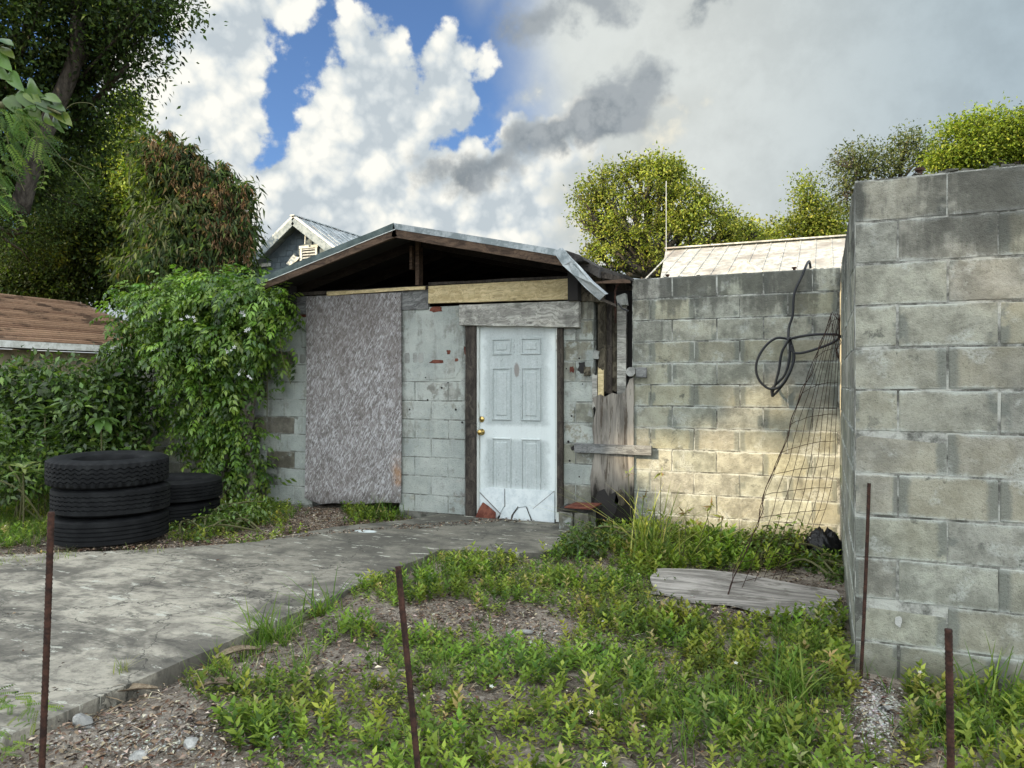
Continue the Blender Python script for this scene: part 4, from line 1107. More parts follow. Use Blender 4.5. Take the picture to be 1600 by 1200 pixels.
husk(370, 1030, 0.24, 0.05, 1.1, 'brown dry palm husk in grass beside the path edge')
husk(345, 1092, 0.16, 0.04, 0.4, 'small pale dry husk in the litter left of the weeds')

# ------------------------------------------------------------------ far houses
def extr(name, pts, off, m, parent, origin=None):
    b = BM(); b.slab(pts, off); return b.done(name, MATS[m], parent, origin=origin or pts[0])
# neighbour's house on the left: ridge runs away from us, eave faces the yard
nh = thing('neighbour_house', 'low house at left edge with brown shingle roof and white eave board', 'house', (-17, 9, 0))
ex, ez, rx_, rz_ = -15.2, 2.30, -19.6, 3.76
Y0, Y1 = 4.5, 14.5
NC = 26
for i in range(NC):
    f0, f1 = i / NC, (i + 1) / NC
    xa, za = ex + (rx_ - ex) * f0, ez + (rz_ - ez) * f0; xb, zb = ex + (rx_ - ex) * f1, ez + (rz_ - ez) * f1
    b = BM(); n = 34; low_, up_ = [], []
    for k in range(n + 1):
        y = Y0 + (Y1 - Y0) * k / n; j = random.uniform(-0.012, 0.012)
        low_.append((xa + 0.02 + j, y, za + 0.045)); up_.append((xb, y, zb + 0.012))
    b.slab(low_ + up_[::-1], (0, 0, -0.03)); b.done('shingle_course', MATS['shingle_brown'], nh, origin=(xa, Y0, za))
extr('roof_deck', [(ex, Y0, ez - 0.03), (rx_, Y0, rz_ - 0.03), (rx_, Y1, rz_ - 0.03), (ex, Y1, ez - 0.03)], (0, 0, -0.06), 'dark_inside', nh)
extr('roof_back', [(rx_, Y0, rz_), (rx_ - 4.4, Y0, ez), (rx_ - 4.4, Y1, ez), (rx_, Y1, rz_)], (0, 0, -0.05), 'shingle_brown', nh)
extr('fascia', [(ex + 0.03, Y0, ez + 0.01), (ex + 0.03, Y1, ez + 0.01), (ex + 0.03, Y1, ez - 0.13), (ex + 0.03, Y0, ez - 0.13)], (0.03, 0, 0), 'fascia_white', nh)
extr('soffit', [(ex, Y0, ez - 0.13), (ex, Y1, ez - 0.13), (ex - 0.6, Y1, ez - 0.13), (ex - 0.6, Y0, ez - 0.13)], (0, 0, 0.02), 'dark_inside', nh)
b = BM(); b.box((ex - 4.6, (Y0 + Y1) / 2, 1.08), (7.9, Y1 - Y0 - 0.8, 2.16)); b.done('wall', MATS['wall_cream'], nh)

# gabled house behind the shed
gh = thing('gable_house', 'blue grey shingled house with steep tin roof rising behind the shed', 'house', (-17, 18, 0))
YG = 18.0
pk2 = onY(470, 343, YG); lf = onY(372, 440, YG); sl = (pk2.z - lf.z) / (pk2.x - lf.x)
W2 = 3.0; rt = Vector((pk2.x + W2, YG, pk2.z - sl * W2)); lf = Vector((pk2.x - W2, YG, pk2.z - sl * W2))
YB = YG + 4.6
for sgn in (-1, 1):
    e_ = Vector((pk2.x + sgn * W2, YG, pk2.z - sl * W2))
    n = Vector((sgn * sl, 0, 1)).normalized()
    extr('roof_slope', [Vector((pk2.x, YG - 0.35, pk2.z)), Vector((e_.x, YG - 0.35, e_.z)), Vector((e_.x, YB, e_.z)), Vector((pk2.x, YB, pk2.z))], n * 0.04, 'tin_blue', gh)
    for k in range(15):
        y = YG - 0.33 + k * 0.34
        b = BM(); a = Vector((pk2.x, y, pk2.z)) + n * 0.055; c2 = Vector((e_.x, y, e_.z)) + n * 0.055
        b.bar(a, c2, 0.035, 0.03); b.done('roof_rib', MATS['tin_blue'], gh, origin=(a + c2) / 2)
    a = Vector((pk2.x, YG - 0.36, pk2.z - 0.13)); c2 = Vector((e_.x, YG - 0.36, e_.z - 0.13))
    b = BM(); b.bar(a, c2, 0.04, 0.20); b.done('bargeboard', MATS['barge_white'], gh, origin=(a + c2) / 2)
b = BM(); b.bar((pk2.x, YG - 0.4, pk2.z + 0.05), (pk2.x, YB, pk2.z + 0.05), 0.16, 0.03); b.done('ridge_cap', MATS['tin_blue'], gh)
gz0 = pk2.z - 0.12; row = 0.17; zz = pk2.z - sl * W2 - 0.3
extr('gable_wall', [(pk2.x, YG + 0.05, gz0), (pk2.x - W2, YG + 0.05, gz0 - sl * W2), (pk2.x + W2, YG + 0.05, gz0 - sl * W2)], (0, 0.1, 0), 'siding_blue', gh)
k = 0
while gz0 - 0.25 - k * row > gz0 - sl * W2:                      # shingle rows of the gable
    z1 = gz0 - 0.1 - k * row; hw = (gz0 - z1) / sl
    x = -hw + (0.13 if k % 2 else 0.0)
    while x < hw:
        w_ = random.uniform(0.20, 0.34); x1 = min(x + w_, hw)
        if x1 - x > 0.06:
            b = BM(); b.box((pk2.x + (x + x1) / 2, YG + 0.036 + random.uniform(0, .008), z1 - row / 2), (x1 - x - 0.012, 0.02, row - 0.012)); b.done('shingle', MATS['siding_blue'], gh)
        x += w_
    k += 1
A = onY(470, 386, YG - 0.02); B2 = onY(494, 403, YG - 0.02)
vc = (A + B2) / 2; vw, vh = abs(B2.x - A.x), 0.55
wnd = BM()
fr = BM(); fr.box((vc.x - vw / 2, YG, vc.z - 0.1), (0.07, 0.05, vh)); fr.box((vc.x + vw / 2, YG, vc.z - 0.1), (0.07, 0.05, vh)); fr.box((vc.x, YG - 0.002, vc.z - 0.1 + vh / 2), (vw + 0.12, 0.055, 0.08)); fr.box((vc.x, YG - 0.002, vc.z - 0.1 - vh / 2), (vw + 0.12, 0.055, 0.08))
lv = fr.done('louvre_frame', MATS['fascia_white'], gh, origin=vc)
wnd.b.free()
for k in range(6):
    b = BM(); b.box((vc.x, YG - 0.0, vc.z - 0.1 + vh / 2 - 0.07 - k * 0.085), (vw - 0.07, 0.012, 0.07), Matrix.Rotation(-0.7, 3, 'X')); o = b.done('louvre_slat', MATS['louvre'], None); o.parent = lv; o.matrix_parent_inverse = Matrix.Translation(-lv.location - gh.location + gh.location)
b = BM(); b.slab([onY(x, y, YG - 0.06) for x, y in [(447, 412), (458, 398), (462, 401), (468, 402), (463, 408), (452, 415)]], (0, 0.03, 0)); b.done('loose_board', MATS['fascia_white'], gh)
b = BM(); b.box((pk2.x, YG + 2.5, (pk2.z - sl * W2) / 2), (W2 * 2 - 0.3, 4.6, pk2.z - sl * W2 + 0.1)); b.done('wall', MATS['siding_blue'], gh)
c = onY(414, 414, YG - 0.03); b = BM(); b.box(c, (0.42, 0.05, 0.10)); b.done('window_head', MATS['fascia_white'], gh)
c = onY(478, 366, YG - 0.12); b = BM(); b.tube([c + Vector((0, 0, .22)), c, c - Vector((.02, 0, .3))], 0.03, 6); b.done('finial', MATS['fascia_white'], gh)

# long tin roof behind the block wall
th = thing('tin_roof_house', 'house behind the block wall with long pale streaked tin roof', 'house', (1, 17, 0))
YT = 17.0; rA = onY(1040, 392, YT); rB = onY(1313, 375, YT); zt = (rA.z + rB.z) / 2
xA = rA.x; xB = xA + 11.0
lowY = YT - 3.2; lz = zt - 1.15
fx = onY(1031, 425, lowY).x
extr('roof_slope', [(xA, YT, zt), (xB, YT, zt), (xB, lowY, lz), (fx, lowY, lz)], (0, 0, 0.03), 'tin_pale', th)
extr('roof_slope', [(xA, YT, zt), (xB, YT, zt), (xB, YT + 3.2, lz), (fx, YT + 3.2, lz)], (0, 0, 0.03), 'tin_pale', th)
k = 0; x = xA + 0.2
while x < xB:
    b = BM(); b.bar((x, YT, zt + 0.034), (x, lowY, lz + 0.034), 0.025, 0.018); b.done('roof_rib', MATS['tin_pale'], th, origin=(x, YT, zt)); x += 0.30
b = BM(); b.bar((xA, YT, zt + 0.06), (xB, YT, zt + 0.06), 0.22, 0.03); b.done('ridge_cap', MATS['tin_pale'], th)
b = BM(); b.box(((xA + xB) / 2, YT, lz / 2), (xB - xA - 0.2, 6.0, lz)); b.done('wall', MATS['wall_cream'], th)
c = onY(1165, 411, lowY - 0.35); b = BM(); gw_ = 0.42
b.slab([(c.x, c.y, c.z + 0.06), (c.x + gw_, c.y, c.z - 0.24), (c.x - gw_, c.y, c.z - 0.24)], (0, 1.6, 0)); b.done('small_gable', MATS['tin_pale'], th)
b = BM(); b.slab([(c.x, c.y - 0.02, c.z + 0.015), (c.x + gw_ * 0.75, c.y - 0.02, c.z - 0.22), (c.x - gw_ * 0.75, c.y - 0.02, c.z - 0.22)], (0, 0.03, 0)); b.done('gable_face', MATS['louvre'], th)
an = onY(1041, 395, 16.0); at_ = onY(1041, 283, 16.0)
b = BM(); b.tube([(an.x, 16.0, 0), (an.x, 16.0, an.z), (at_.x, 16.0, at_.z)], 0.010, 6); o = b.done('antenna_mast', MATS['louvre'], origin=(an.x, 16.0, 0)); tag(o, 'thin pale antenna mast standing up before the round tree', 'antenna')

# ------------------------------------------------------------------ foliage kit
LK = 1.0
def unit(v): return v / np.maximum(1e-9, np.linalg.norm(v, axis=1, keepdims=True))
def scatter(T, F, pos, xdir, zref, scale, col, tipcol=None):
    """copies of template T (k,3) with faces F at pos; x axis along xdir, z near zref"""
    X = unit(xdir); Yv = unit(np.cross(zref, X)); Z = np.cross(X, Yv)
    N, k = len(pos), len(T)
    if np.ndim(scale) == 1: scale = np.stack([scale] * 3, 1)
    Ts = T[None] * scale[:, None, :]
    col = col * LK
    V = pos[:, None] + Ts[..., :1] * X[:, None] + Ts[..., 1:2] * Yv[:, None] + Ts[..., 2:] * Z[:, None]
    FF = (F[None] + (np.arange(N) * k)[:, None, None]).reshape(-1, F.shape[1])
    C = np.repeat(col, k, axis=0)
    if tipcol is not None: C = C * np.tile(tipcol, N)[:, None]
    return V.reshape(-1, 3), FF, C
def join(parts):
    Vs, Fs, Cs = [], [], []; n = 0
    for V, F, C in parts:
        Vs.append(V); Fs.append(F + n); Cs.append(C); n += len(V)
    return np.concatenate(Vs), np.concatenate(Fs), np.concatenate(Cs)
LEAF2 = (np.array([(0, 0, 0), (0.42, 0.24, 0.05), (1, 0, -0.08), (0.42, -0.24, 0.05)], float), np.array([(0, 3, 2), (0, 2, 1)]))
LEAF4 = (np.array([(0, 0, 0), (0.40, 0.22, 0.05), (0.45, 0, 0.0), (0.40, -0.22, 0.05), (1, 0, -0.16)], float), np.array([(0, 3, 2), (0, 2, 1), (3, 4, 2), (1, 2, 4)]))
LONG4 = (np.array([(0, 0, 0), (0.35, 0.11, 0.03), (0.42, 0, 0.0), (0.35, -0.11, 0.03), (1, 0, -0.22)], float), np.array([(0, 3, 2), (0, 2, 1), (3, 4, 2), (1, 2, 4)]))
def bigleaf(w_=0.27, n=8, cup=0.10, droop=0.25, wave=0.02):
    V, F = [], []; m = 5
    for i in range(n + 1):
        t = i / n; wd_ = w_ * (sin(pi * t ** 0.8) ** 0.75) * (1 - 0.25 * t) + 0.004
        for j in range(m):
            k = (j - 2) / 2; V.append((t, k * wd_, cup * abs(k) ** 1.3 * wd_ * 2.2 - droop * t * t + wave * sin(9 * t + 2 * k) * abs(k)))
    for i in range(n):
        for j in range(m - 1):
            a = i * m + j; F.append((a, a + 1, a + m + 1)); F.append((a, a + m + 1, a + m))
    return np.array(V, float), np.array(F)
BIG = bigleaf(); BIGLONG = bigleaf(0.12, 8, 0.1, 0.45)
BROAD4 = (np.array([(0, 0, 0), (0.45, 0.27, 0.06), (0.5, 0, 0.0), (0.45, -0.27, 0.06), (1, 0, -0.14)], float), np.array([(0, 3, 2), (0, 2, 1), (3, 4, 2), (1, 2, 4)]))
def compound(pairs, L, leaflet, spread, droop, leaf=LEAF4):
    """pinnate leaf along +x"""
    V, F = [], []; T, Ft = leaf
    def add(p, ang, pitch, s_):
        R = np.array(Matrix.Rotation(ang, 3, 'Z') @ Matrix.Rotation(pitch, 3, 'Y')); n = sum(len(v) for v in V)
        V.append((T * s_) @ R.T + np.array(p)); F.append(Ft + n)
    for i in range(pairs):
        t = 0.25 + 0.68 * i / max(1, pairs - 1); p = (L * t, 0, -droop * L * t * t)
        for sg in (-1, 1): add(p, sg * spread, 0.35 + droop * 0.5, leaflet * (1.0 - 0.25 * abs(t - 0.5)))
    add((L * 0.97, 0, -droop * L * 0.95), 0, 0.5 + droop, leaflet * 1.05)
    return np.concatenate(V), np.concatenate(F)
def palette(n, cols, wts, jit=0.18):
    c = np.array(cols)[RNG.choice(len(cols), n, p=np.array(wts) / sum(wts))]
    return c * (1 + RNG.normal(0, jit, (n, 1))).clip(0.5, 1.7) * (1 + RNG.normal(0, 0.05, (n, 3)))
def clusters(lobes, ncl, nleaf, sig, shell=0.45, gap=0.0):
    """lobes: (centre, (rx,ry,rz)); returns leaf positions, outward dirs and cluster ids"""
    w_ = np.array([r[0] * r[1] + r[0] * r[2] for c, r in lobes]); pick = RNG.choice(len(lobes), ncl, p=w_ / w_.sum())
    C = np.array([list(c) for c, r in lobes])[pick]; R = np.array([r for c, r in lobes])[pick]
    d_ = unit(RNG.normal(size=(ncl, 3))); rad = shell + (1.08 - shell) * RNG.random(ncl) ** 0.6
    cc_ = C + d_ * R * rad[:, None]
    ids = np.repeat(np.arange(ncl), nleaf)
    P = cc_[ids] + RNG.normal(0, 1, (len(ids), 3)) * sig * np.array([1, 1, 0.75])
    out = unit(P - C[ids] + 1e-6)
    return P, out, ids, d_, cc_
def crown(name, lobes, ncl, nleaf, sig, size, cols, wts, matn, parent, leaf=LEAF2, shell=0.45, droop=0.2, jit=0.2, kind='stuff', clumpcol=0.28, up=0.7):
    P, out, ids, d_, cc_ = clusters(lobes, ncl, nleaf, sig, shell)
    n = len(P); col = palette(n, cols, wts, jit) * (1 + RNG.normal(0, clumpcol, ncl)).clip(0.5, 1.6)[ids][:, None]
    xd = out * 0.6 + RNG.normal(0, 0.6, (n, 3)); xd[:, 2] -= droop
    zr = RNG.normal(0, 0.55, (n, 3)) + out * 0.5; zr[:, 2] += up
    V, F, C = scatter(leaf[0], leaf[1], P, xd, zr, size * RNG.uniform(0.65, 1.25, n), col)
    me = mesh_np(name, V, F, C); o = link(name, me, MATS[matn])
    if parent is not None: setp(o, parent)
    return o
def LB(px, py, rpx, rpy, dep, rd=None):
    c = atD(px, py, dep); k = dep / FPX
    return (c, (rpx * k, (rd if rd else rpx * k), rpy * k))
def limbs(name, parent, base, lobes, r0, fork, wob=0.15, m='bark'):
    """tapered trunk to the fork, then a limb into every lobe"""
    b = BM(); base = Vector(base); fork = Vector(fork)
    def path(a, c2, n, w_):
        return [a.lerp(c2, i / n) + Vector([random.uniform(-w_, w_) for _ in range(3)]) * (0 < i < n) for i in range(n + 1)]
    p = smooth(path(base, fork, 4, wob), 3); b.tube(p, 0, 9, rad=[r0 * (1.25 - 0.55 * i / len(p)) * (1.3 if i == 0 else 1) for i in range(len(p))])
    for c, r in lobes:
        c = Vector(c); q = smooth(path(fork, c, 4, wob * 1.4), 3); L = len(q)
        b.tube(q, 0, 6, rad=[r0 * 0.5 * (1 - 0.8 * i / L) + 0.008 for i in range(L)])
        for _ in range(3):
            t = q[random.randint(L // 2, L - 2)]; e = c + Vector([random.uniform(-1, 1) * rr * 0.9 for rr in r])
            b.tube(path(t, e, 3, wob * 0.6), 0, 5, rad=[r0 * 0.16 + 0.006, r0 * 0.11 + 0.005, r0 * 0.07 + 0.004, 0.004])
    o = b.done(name, MATS[m], parent, smooth=True); return o
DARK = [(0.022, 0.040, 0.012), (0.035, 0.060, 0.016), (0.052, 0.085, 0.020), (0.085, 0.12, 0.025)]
SUNLIT = [(0.075, 0.115, 0.022), (0.12, 0.165, 0.028), (0.17, 0.205, 0.035), (0.05, 0.08, 0.02)]  # second list: leaf colours with sunlight painted in

# ------------------------------------------------------------------ trees on the left
t = thing('oak_tree', 'huge dark tree filling the top left with overhanging limbs', 'tree', (-10.5, 9.2, 0))
lb = [LB(40, 30, 110, 80, 12), LB(140, 40, 90, 70, 12.5), LB(215, 25, 55, 45, 12), LB(262, 8, 38, 22, 12), LB(200, 100, 42, 42, 12.3), LB(150, 125, 60, 55, 13),
      LB(50, 150, 90, 80, 13), LB(120, 200, 60, 50, 13.5), LB(20, 260, 80, 80, 13), LB(80, 300, 60, 60, 20), LB(20, 370, 70, 50, 20), LB(-120, 60, 120, 140, 12), LB(-100, 260, 110, 140, 12.5), LB(90, -70, 170, 70, 12)]
b = t.location
fk = atD(-70, 330, 14.5)
limbs('trunk', t, (fk.x, fk.y, 0), lb, 0.22, fk, 0.12)
bb = BM(); q = smooth([atD(*p) for p in [(30, 330, 12.6), (60, 230, 12.4), (110, 115, 12.2), (122, 60, 12), (118, 10, 12), (112, -60, 12)]], 4)
bb.tube(q, 0, 8, rad=[0.16 - 0.08 * i / len(q) for i in range(len(q))])
q = smooth([atD(*p) for p in [(128, 100, 12.2), (150, 60, 12.3), (185, 45, 12.2), (215, 10, 12)]], 4); bb.tube(q, 0, 6, rad=[0.05 - 0.03 * i / len(q) for i in range(len(q))])
bb.done('limb', MATS['bark'], t, smooth=True)
crown('crown', lb, 1700, 46, 0.20, 0.095, DARK, [4, 4, 2, .4], 'leaf', t, shell=0.35)
t = thing('shade_tree', 'dense dark green tree with yellow green sunlit tips, behind the shingle roof', 'tree', (-11, 14, 0))
lb = [LB(110, 385, 90, 52, 22.5), LB(170, 330, 60, 75, 22.0), LB(120, 300, 60, 60, 22.5), LB(200, 395, 50, 55, 21.8), LB(45, 405, 60, 34, 22.5), LB(160, 230, 42, 50, 22.1), LB(140, 448, 60, 24, 22.5), LB(50, 450, 70, 20, 22.5)]
lb2 = [LB(200, 220, 24, 48, 21.5), LB(222, 285, 30, 45, 21.4), LB(238, 350, 20, 40, 21.3), LB(196, 165, 14, 26, 21.7), LB(208, 330, 30, 60, 21.5)]
fk = atD(30, 470, 23); limbs('trunk', t, (fk.x, fk.y, 0), lb + lb2[:2], 0.26, fk, 0.12)
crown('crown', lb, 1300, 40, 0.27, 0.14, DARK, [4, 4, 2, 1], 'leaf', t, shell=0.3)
crown('sunlit_foliage', lb2, 330, 40, 0.21, 0.14, SUNLIT, [2, 3, 3, 1], 'leaf', t, shell=0.35, droop=0.5)  # sunlit side of the crown, its light painted as yellow green leaves
crown('sunlit_foliage', [LB(100, 370, 14, 18, 20.9), LB(178, 398, 10, 18, 20.9), LB(150, 240, 12, 20, 21.1), LB(190, 430, 9, 10, 20.9), LB(88, 395, 12, 10, 20.8)], 40, 34, 0.16, 0.13, SUNLIT, [1, 2, 3, 1], 'leaf', t, shell=0.2, droop=0.5)
t = thing('mango_tree', 'drooping tree with long hanging leaves and rusty brown dead clusters', 'tree', (-11, 17, 0))
lb = [LB(262, 258, 34, 40, 17), LB(302, 290, 44, 46, 17), LB(348, 318, 34, 42, 17), LB(300, 370, 75, 55, 17), LB(255, 350, 45, 60, 17.5), LB(362, 375, 26, 40, 16.8), LB(290, 425, 90, 35, 17), LB(225, 235, 16, 30, 17), LB(376, 312, 9, 26, 16.7), LB(384, 345, 6, 40, 16.7)]
sp_ = [LB(232, 222, 5, 16, 16.8), LB(247, 232, 5, 14, 16.8), LB(262, 218, 6, 18, 16.8), LB(281, 235, 5, 14, 16.8), LB(300, 245, 6, 18, 16.8), LB(316, 262, 5, 18, 16.8), LB(334, 280, 5, 14, 16.8), LB(350, 276, 6, 22, 16.8), LB(362, 288, 5, 22, 16.8), LB(385, 300, 6, 22, 16.6), LB(392, 370, 5, 26, 16.6)]
fk = atD(300, 440, 17); limbs('trunk', t, (fk.x, fk.y, 0), lb, 0.2, fk, 0.12)
crown('crown', lb, 950, 22, 0.17, 0.24, [(0.024, 0.044, 0.015), (0.038, 0.064, 0.02), (0.06, 0.09, 0.025), (0.09, 0.08, 0.03)], [4, 4, 2, .5], 'leaf', t, leaf=LONG4, shell=0.3, droop=1.3, up=0.1)
crown('branch_tips', sp_, 90, 22, 0.05, 0.20, [(0.03, 0.055, 0.018), (0.06, 0.09, 0.025), (0.16, 0.10, 0.05)], [3, 3, 2], 'leaf', t, leaf=LONG4, shell=0.1, droop=1.6, up=0.1)
lb3 = [LB(262, 240, 22, 22, 16.6), LB(300, 275, 30, 30, 16.6), LB(345, 300, 26, 24, 16.6), LB(382, 305, 7, 18, 16.5), LB(385, 350, 6, 35, 16.5), LB(232, 230, 8, 16, 16.6), LB(335, 340, 30, 30, 16.5), LB(365, 370, 16, 40, 16.5), LB(268, 390, 14, 22, 16.4), LB(320, 395, 26, 22, 16.4)]
P, out, ids, d_, cc_ = clusters(lb3, 130, 36, 0.001, 0.6)
n = len(P); tt = RNG.random(n); P = cc_[ids] + np.stack([RNG.normal(0, 0.045, n), RNG.normal(0, 0.045, n), -tt * (0.25 + 0.45 * RNG.random(130)[ids])], 1)
xd = RNG.normal(0, 0.35, (n, 3)); xd[:, 2] -= 1
V, F, C = scatter(LONG4[0], LONG4[1], P, xd, RNG.normal(size=(n, 3)), 0.13 * RNG.uniform(.6, 1.2, n), palette(n, [(0.15, 0.095, 0.05), (0.20, 0.14, 0.075), (0.10, 0.065, 0.035)], [3, 2, 2]))
o = link('dead_clusters', mesh_np('dead_clusters', V, F, C), MATS['litter']); setp(o, t)
# feathery small tree tip right of it
t = thing('small_tree', 'thin small leaved tree tip between the drooping tree and the gable', 'tree', (-12, 19, 0))
lb = [LB(393, 395, 9, 22, 18), LB(400, 412, 7, 16, 18), LB(388, 430, 16, 14, 18)]
fk = atD(392, 430, 18); limbs('trunk', t, (fk.x, fk.y, 0), lb, 0.06, fk, 0.04); crown('crown', lb, 40, 16, 0.09, 0.08, DARK, [1, 2, 2, 1], 'leaf', t)

# ------------------------------------------------------------------ trees on the right
def rtree(name, lab, lb, ncl, nl, sig, size, cols, wts, r0, fk, base=None, **kw):
    t = thing(name, lab, 'tree', (Vector(fk).x, Vector(fk).y, 0))
    limbs('trunk', t, (fk.x, fk.y, 0), lb, r0, fk, 0.25)
    crown('crown', lb, ncl, nl, sig, size, cols, wts, 'leaf', t, **kw); return t
D2 = 26
lb = [LB(950, 320, 38, 42, D2), LB(1012, 288, 48, 36, D2), LB(975, 370, 60, 45, D2), LB(1060, 320, 45, 40, D2), LB(1100, 350, 42, 36, D2), LB(1040, 385, 70, 38, D2), LB(930, 295, 22, 20, D2), LB(1030, 265, 28, 18, D2), LB(1135, 380, 30, 26, D2), LB(945, 410, 35, 26, D2), LB(1050, 272, 16, 14, D2), LB(1075, 292, 14, 12, D2), LB(915, 320, 12, 14, D2), LB(1000, 262, 14, 10, D2), LB(1120, 332, 14, 14, D2), LB(1158, 366, 12, 10, D2), LB(918, 350, 12, 20, D2), LB(968, 268, 16, 10, D2)]
lb += [LB(px_0 + random.uniform(-10, 10), py_0 + random.uniform(-8, 8), random.uniform(8, 15), random.uniform(7, 13), D2) for px_0, py_0 in [(905, 300), (925, 275), (945, 262), (990, 252), (1035, 246), (1068, 268), (1092, 300), (1110, 318), (1140, 345), (1165, 352), (1175, 375), (905, 335), (912, 380)]]
rtree('round_tree', 'big rounded yellow green tree standing behind the antenna mast', lb, 470, 64, 0.20, 0.125, [(0.13, 0.165, 0.026), (0.19, 0.22, 0.036), (0.25, 0.265, 0.05), (0.07, 0.095, 0.022)], [3, 4, 3, 2], 0.28, atD(1010, 430, D2), shell=0.5)
lb = [LB(1150, 365, 26, 20, 30), LB(1205, 372, 26, 14, 30), LB(1170, 385, 40, 16, 30)]
rtree('low_tree', 'low yellowish treetop just above the ridge of the tin roof', lb, 150, 26, 0.3, 0.17, [(0.16, 0.18, 0.03), (0.22, 0.22, 0.045), (0.10, 0.12, 0.025)], [3, 2, 2], 0.12, atD(1180, 410, 30))
lb = [LB(1262, 300, 16, 26, 25), LB(1275, 340, 30, 26, 25), LB(1245, 352, 28, 16, 25), LB(1300, 350, 26, 28, 25), LB(1285, 372, 40, 10, 25)]
rtree('sparse_tree', 'loose bright yellow green tree left of the near wall corner', lb, 300, 34, 0.22, 0.12, [(0.15, 0.19, 0.03), (0.22, 0.24, 0.045), (0.10, 0.13, 0.025)], [3, 3, 2], 0.12, atD(1280, 400, 25), shell=0.3)
lb = [LB(1345, 245, 34, 16, 23), LB(1320, 275, 20, 26, 23), LB(1370, 262, 40, 16, 23), LB(1415, 232, 30, 18, 23), LB(1420, 215, 16, 10, 23), LB(1450, 245, 22, 16, 23), LB(1325, 310, 18, 30, 23)]
t = rtree('twiggy_tree', 'grey green twiggy tree with bare branch tips above the near wall', lb, 260, 28, 0.22, 0.10, [(0.075, 0.095, 0.035), (0.12, 0.135, 0.05), (0.05, 0.065, 0.025)], [3, 3, 2], 0.14, atD(1370, 330, 23), shell=0.2)
b = BM()
for k in range(14):
    a = atD(1330 + random.uniform(-5, 10), 262, 22.8); e = a + Vector((random.uniform(-0.7, 0.0), 0, random.uniform(0.2, 0.75)))
    m_ = a.lerp(e, 0.5) + Vector((random.uniform(-.08, .08), 0, random.uniform(-.05, .05))); b.tube([a, m_, e], 0, 4, rad=[0.022, 0.014, 0.006])
tag(b.done('bare_twigs', MATS['bark'], t), kind='stuff')
lb = [LB(1500, 225, 36, 32, 21), LB(1545, 205, 42, 30, 21), LB(1590, 215, 40, 38, 21), LB(1525, 245, 45, 18, 21), LB(1480, 250, 24, 14, 21), LB(1640, 230, 60, 50, 21)]
rtree('bright_tree', 'bright lime green tree rising behind the near wall at the right', lb, 460, 60, 0.19, 0.105, [(0.13, 0.18, 0.02), (0.18, 0.22, 0.028), (0.08, 0.12, 0.02)], [3, 4, 2], 0.2, atD(1540, 300, 21))

# ------------------------------------------------------------------ vine on the shed
def LY(px, py, rpx, rpy, Y, ry):
    c = onY(px, py, Y); k = (c - Vector((0, 0, CH))).length / FPX * 0.93
    return (c, (rpx * k, ry, rpy * k))
vine = thing('climbing_vine', 'thick green vine smothering the left end of the shed, tiny white flowers', 'vine', onY(320, 770, 6.5))
vl = [LY(225, 500, 38, 40, 6.5, .28), LY(285, 480, 55, 36, 6.45, .35), LY(350, 465, 52, 34, 6.45, .32), LY(405, 470, 36, 32, 6.4, .25), LY(425, 490, 20, 30, 6.5, .18), LY(300, 535, 65, 44, 6.4, .35), LY(375, 530, 45, 44, 6.45, .32),
      LY(375, 580, 24, 28, 6.55, .22), LY(300, 592, 40, 28, 6.5, .28), LY(330, 625, 40, 26, 6.55, .22), LY(262, 628, 10, 24, 6.7, .1), LY(212, 540, 28, 26, 6.5, .22),
      LY(375, 680, 26, 26, 6.6, .2), LY(386, 738, 20, 26, 6.65, .18), LY(360, 700, 30, 30, 6.6, .2), LY(345, 655, 22, 16, 6.6, .2), LY(240, 465, 30, 14, 6.5, .2), LY(330, 440, 40, 10, 6.6, .15), LY(300, 668, 16, 34, 6.75, .1), LY(425, 560, 8, 12, 6.75, .1)]
VG = [(0.12, 0.205, 0.028), (0.075, 0.145, 0.022), (0.18, 0.27, 0.045), (0.04, 0.085, 0.018)]
vl += [LY(px_0, py_0, rx_0, ry_0, 6.72, .08) for px_0, py_0, rx_0, ry_0 in [(240, 610, 6, 40), (268, 655, 5, 40), (312, 690, 6, 34), (338, 700, 6, 40), (448, 500, 8, 14), (440, 545, 5, 20), (198, 590, 8, 26), (410, 600, 5, 26), (288, 665, 5, 26), (352, 735, 7, 30), (404, 760, 7, 22), (205, 455, 14, 6), (275, 436, 22, 6), (392, 425, 24, 7)]]
comp = compound(3, 0.16, 0.085, 0.95, 0.45)
P, out, ids, d_, cc_ = clusters(vl, 1450, 3, 0.075, 0.30)
n = len(P); P[:, 1] = np.minimum(P[:, 1], 6.86)
xd = out * np.array([0.8, 0.8, 0.4]) + RNG.normal(0, 0.45, (n, 3)); xd[:, 1] -= 0.35; xd[:, 2] -= 0.15
zr = out * 0.4 + RNG.normal(0, 0.25, (n, 3)); zr[:, 2] += 1.0
V, F, C = scatter(comp[0], comp[1], P, xd, zr, RNG.uniform(0.45, 1.15, n), palette(n, VG, [4, 4, 2, 2], 0.2) * (0.7 + 0.6 * RNG.random(len(cc_)))[ids][:, None])
o = link('leaves', mesh_np('leaves', V, F, C), MATS['leaf_gloss']); setp(o, vine); tag(o, kind='stuff')
b = BM()
for k in range(26):
    c, r = random.choice(vl); a = Vector(c) + Vector((random.uniform(-r[0], r[0]), random.uniform(-.1, .2), -r[2] * random.random()))
    e = a + Vector((random.uniform(-.3, .3), 0.0, -random.uniform(0.3, 1.0))); m_ = a.lerp(e, .5) + Vector((random.uniform(-.1, .1), -0.05, 0)); b.tube(smooth([a, m_, e], 4), 0.004, 4)
tag(b.done('tendrils', MATS['stem'], vine), kind='stuff')
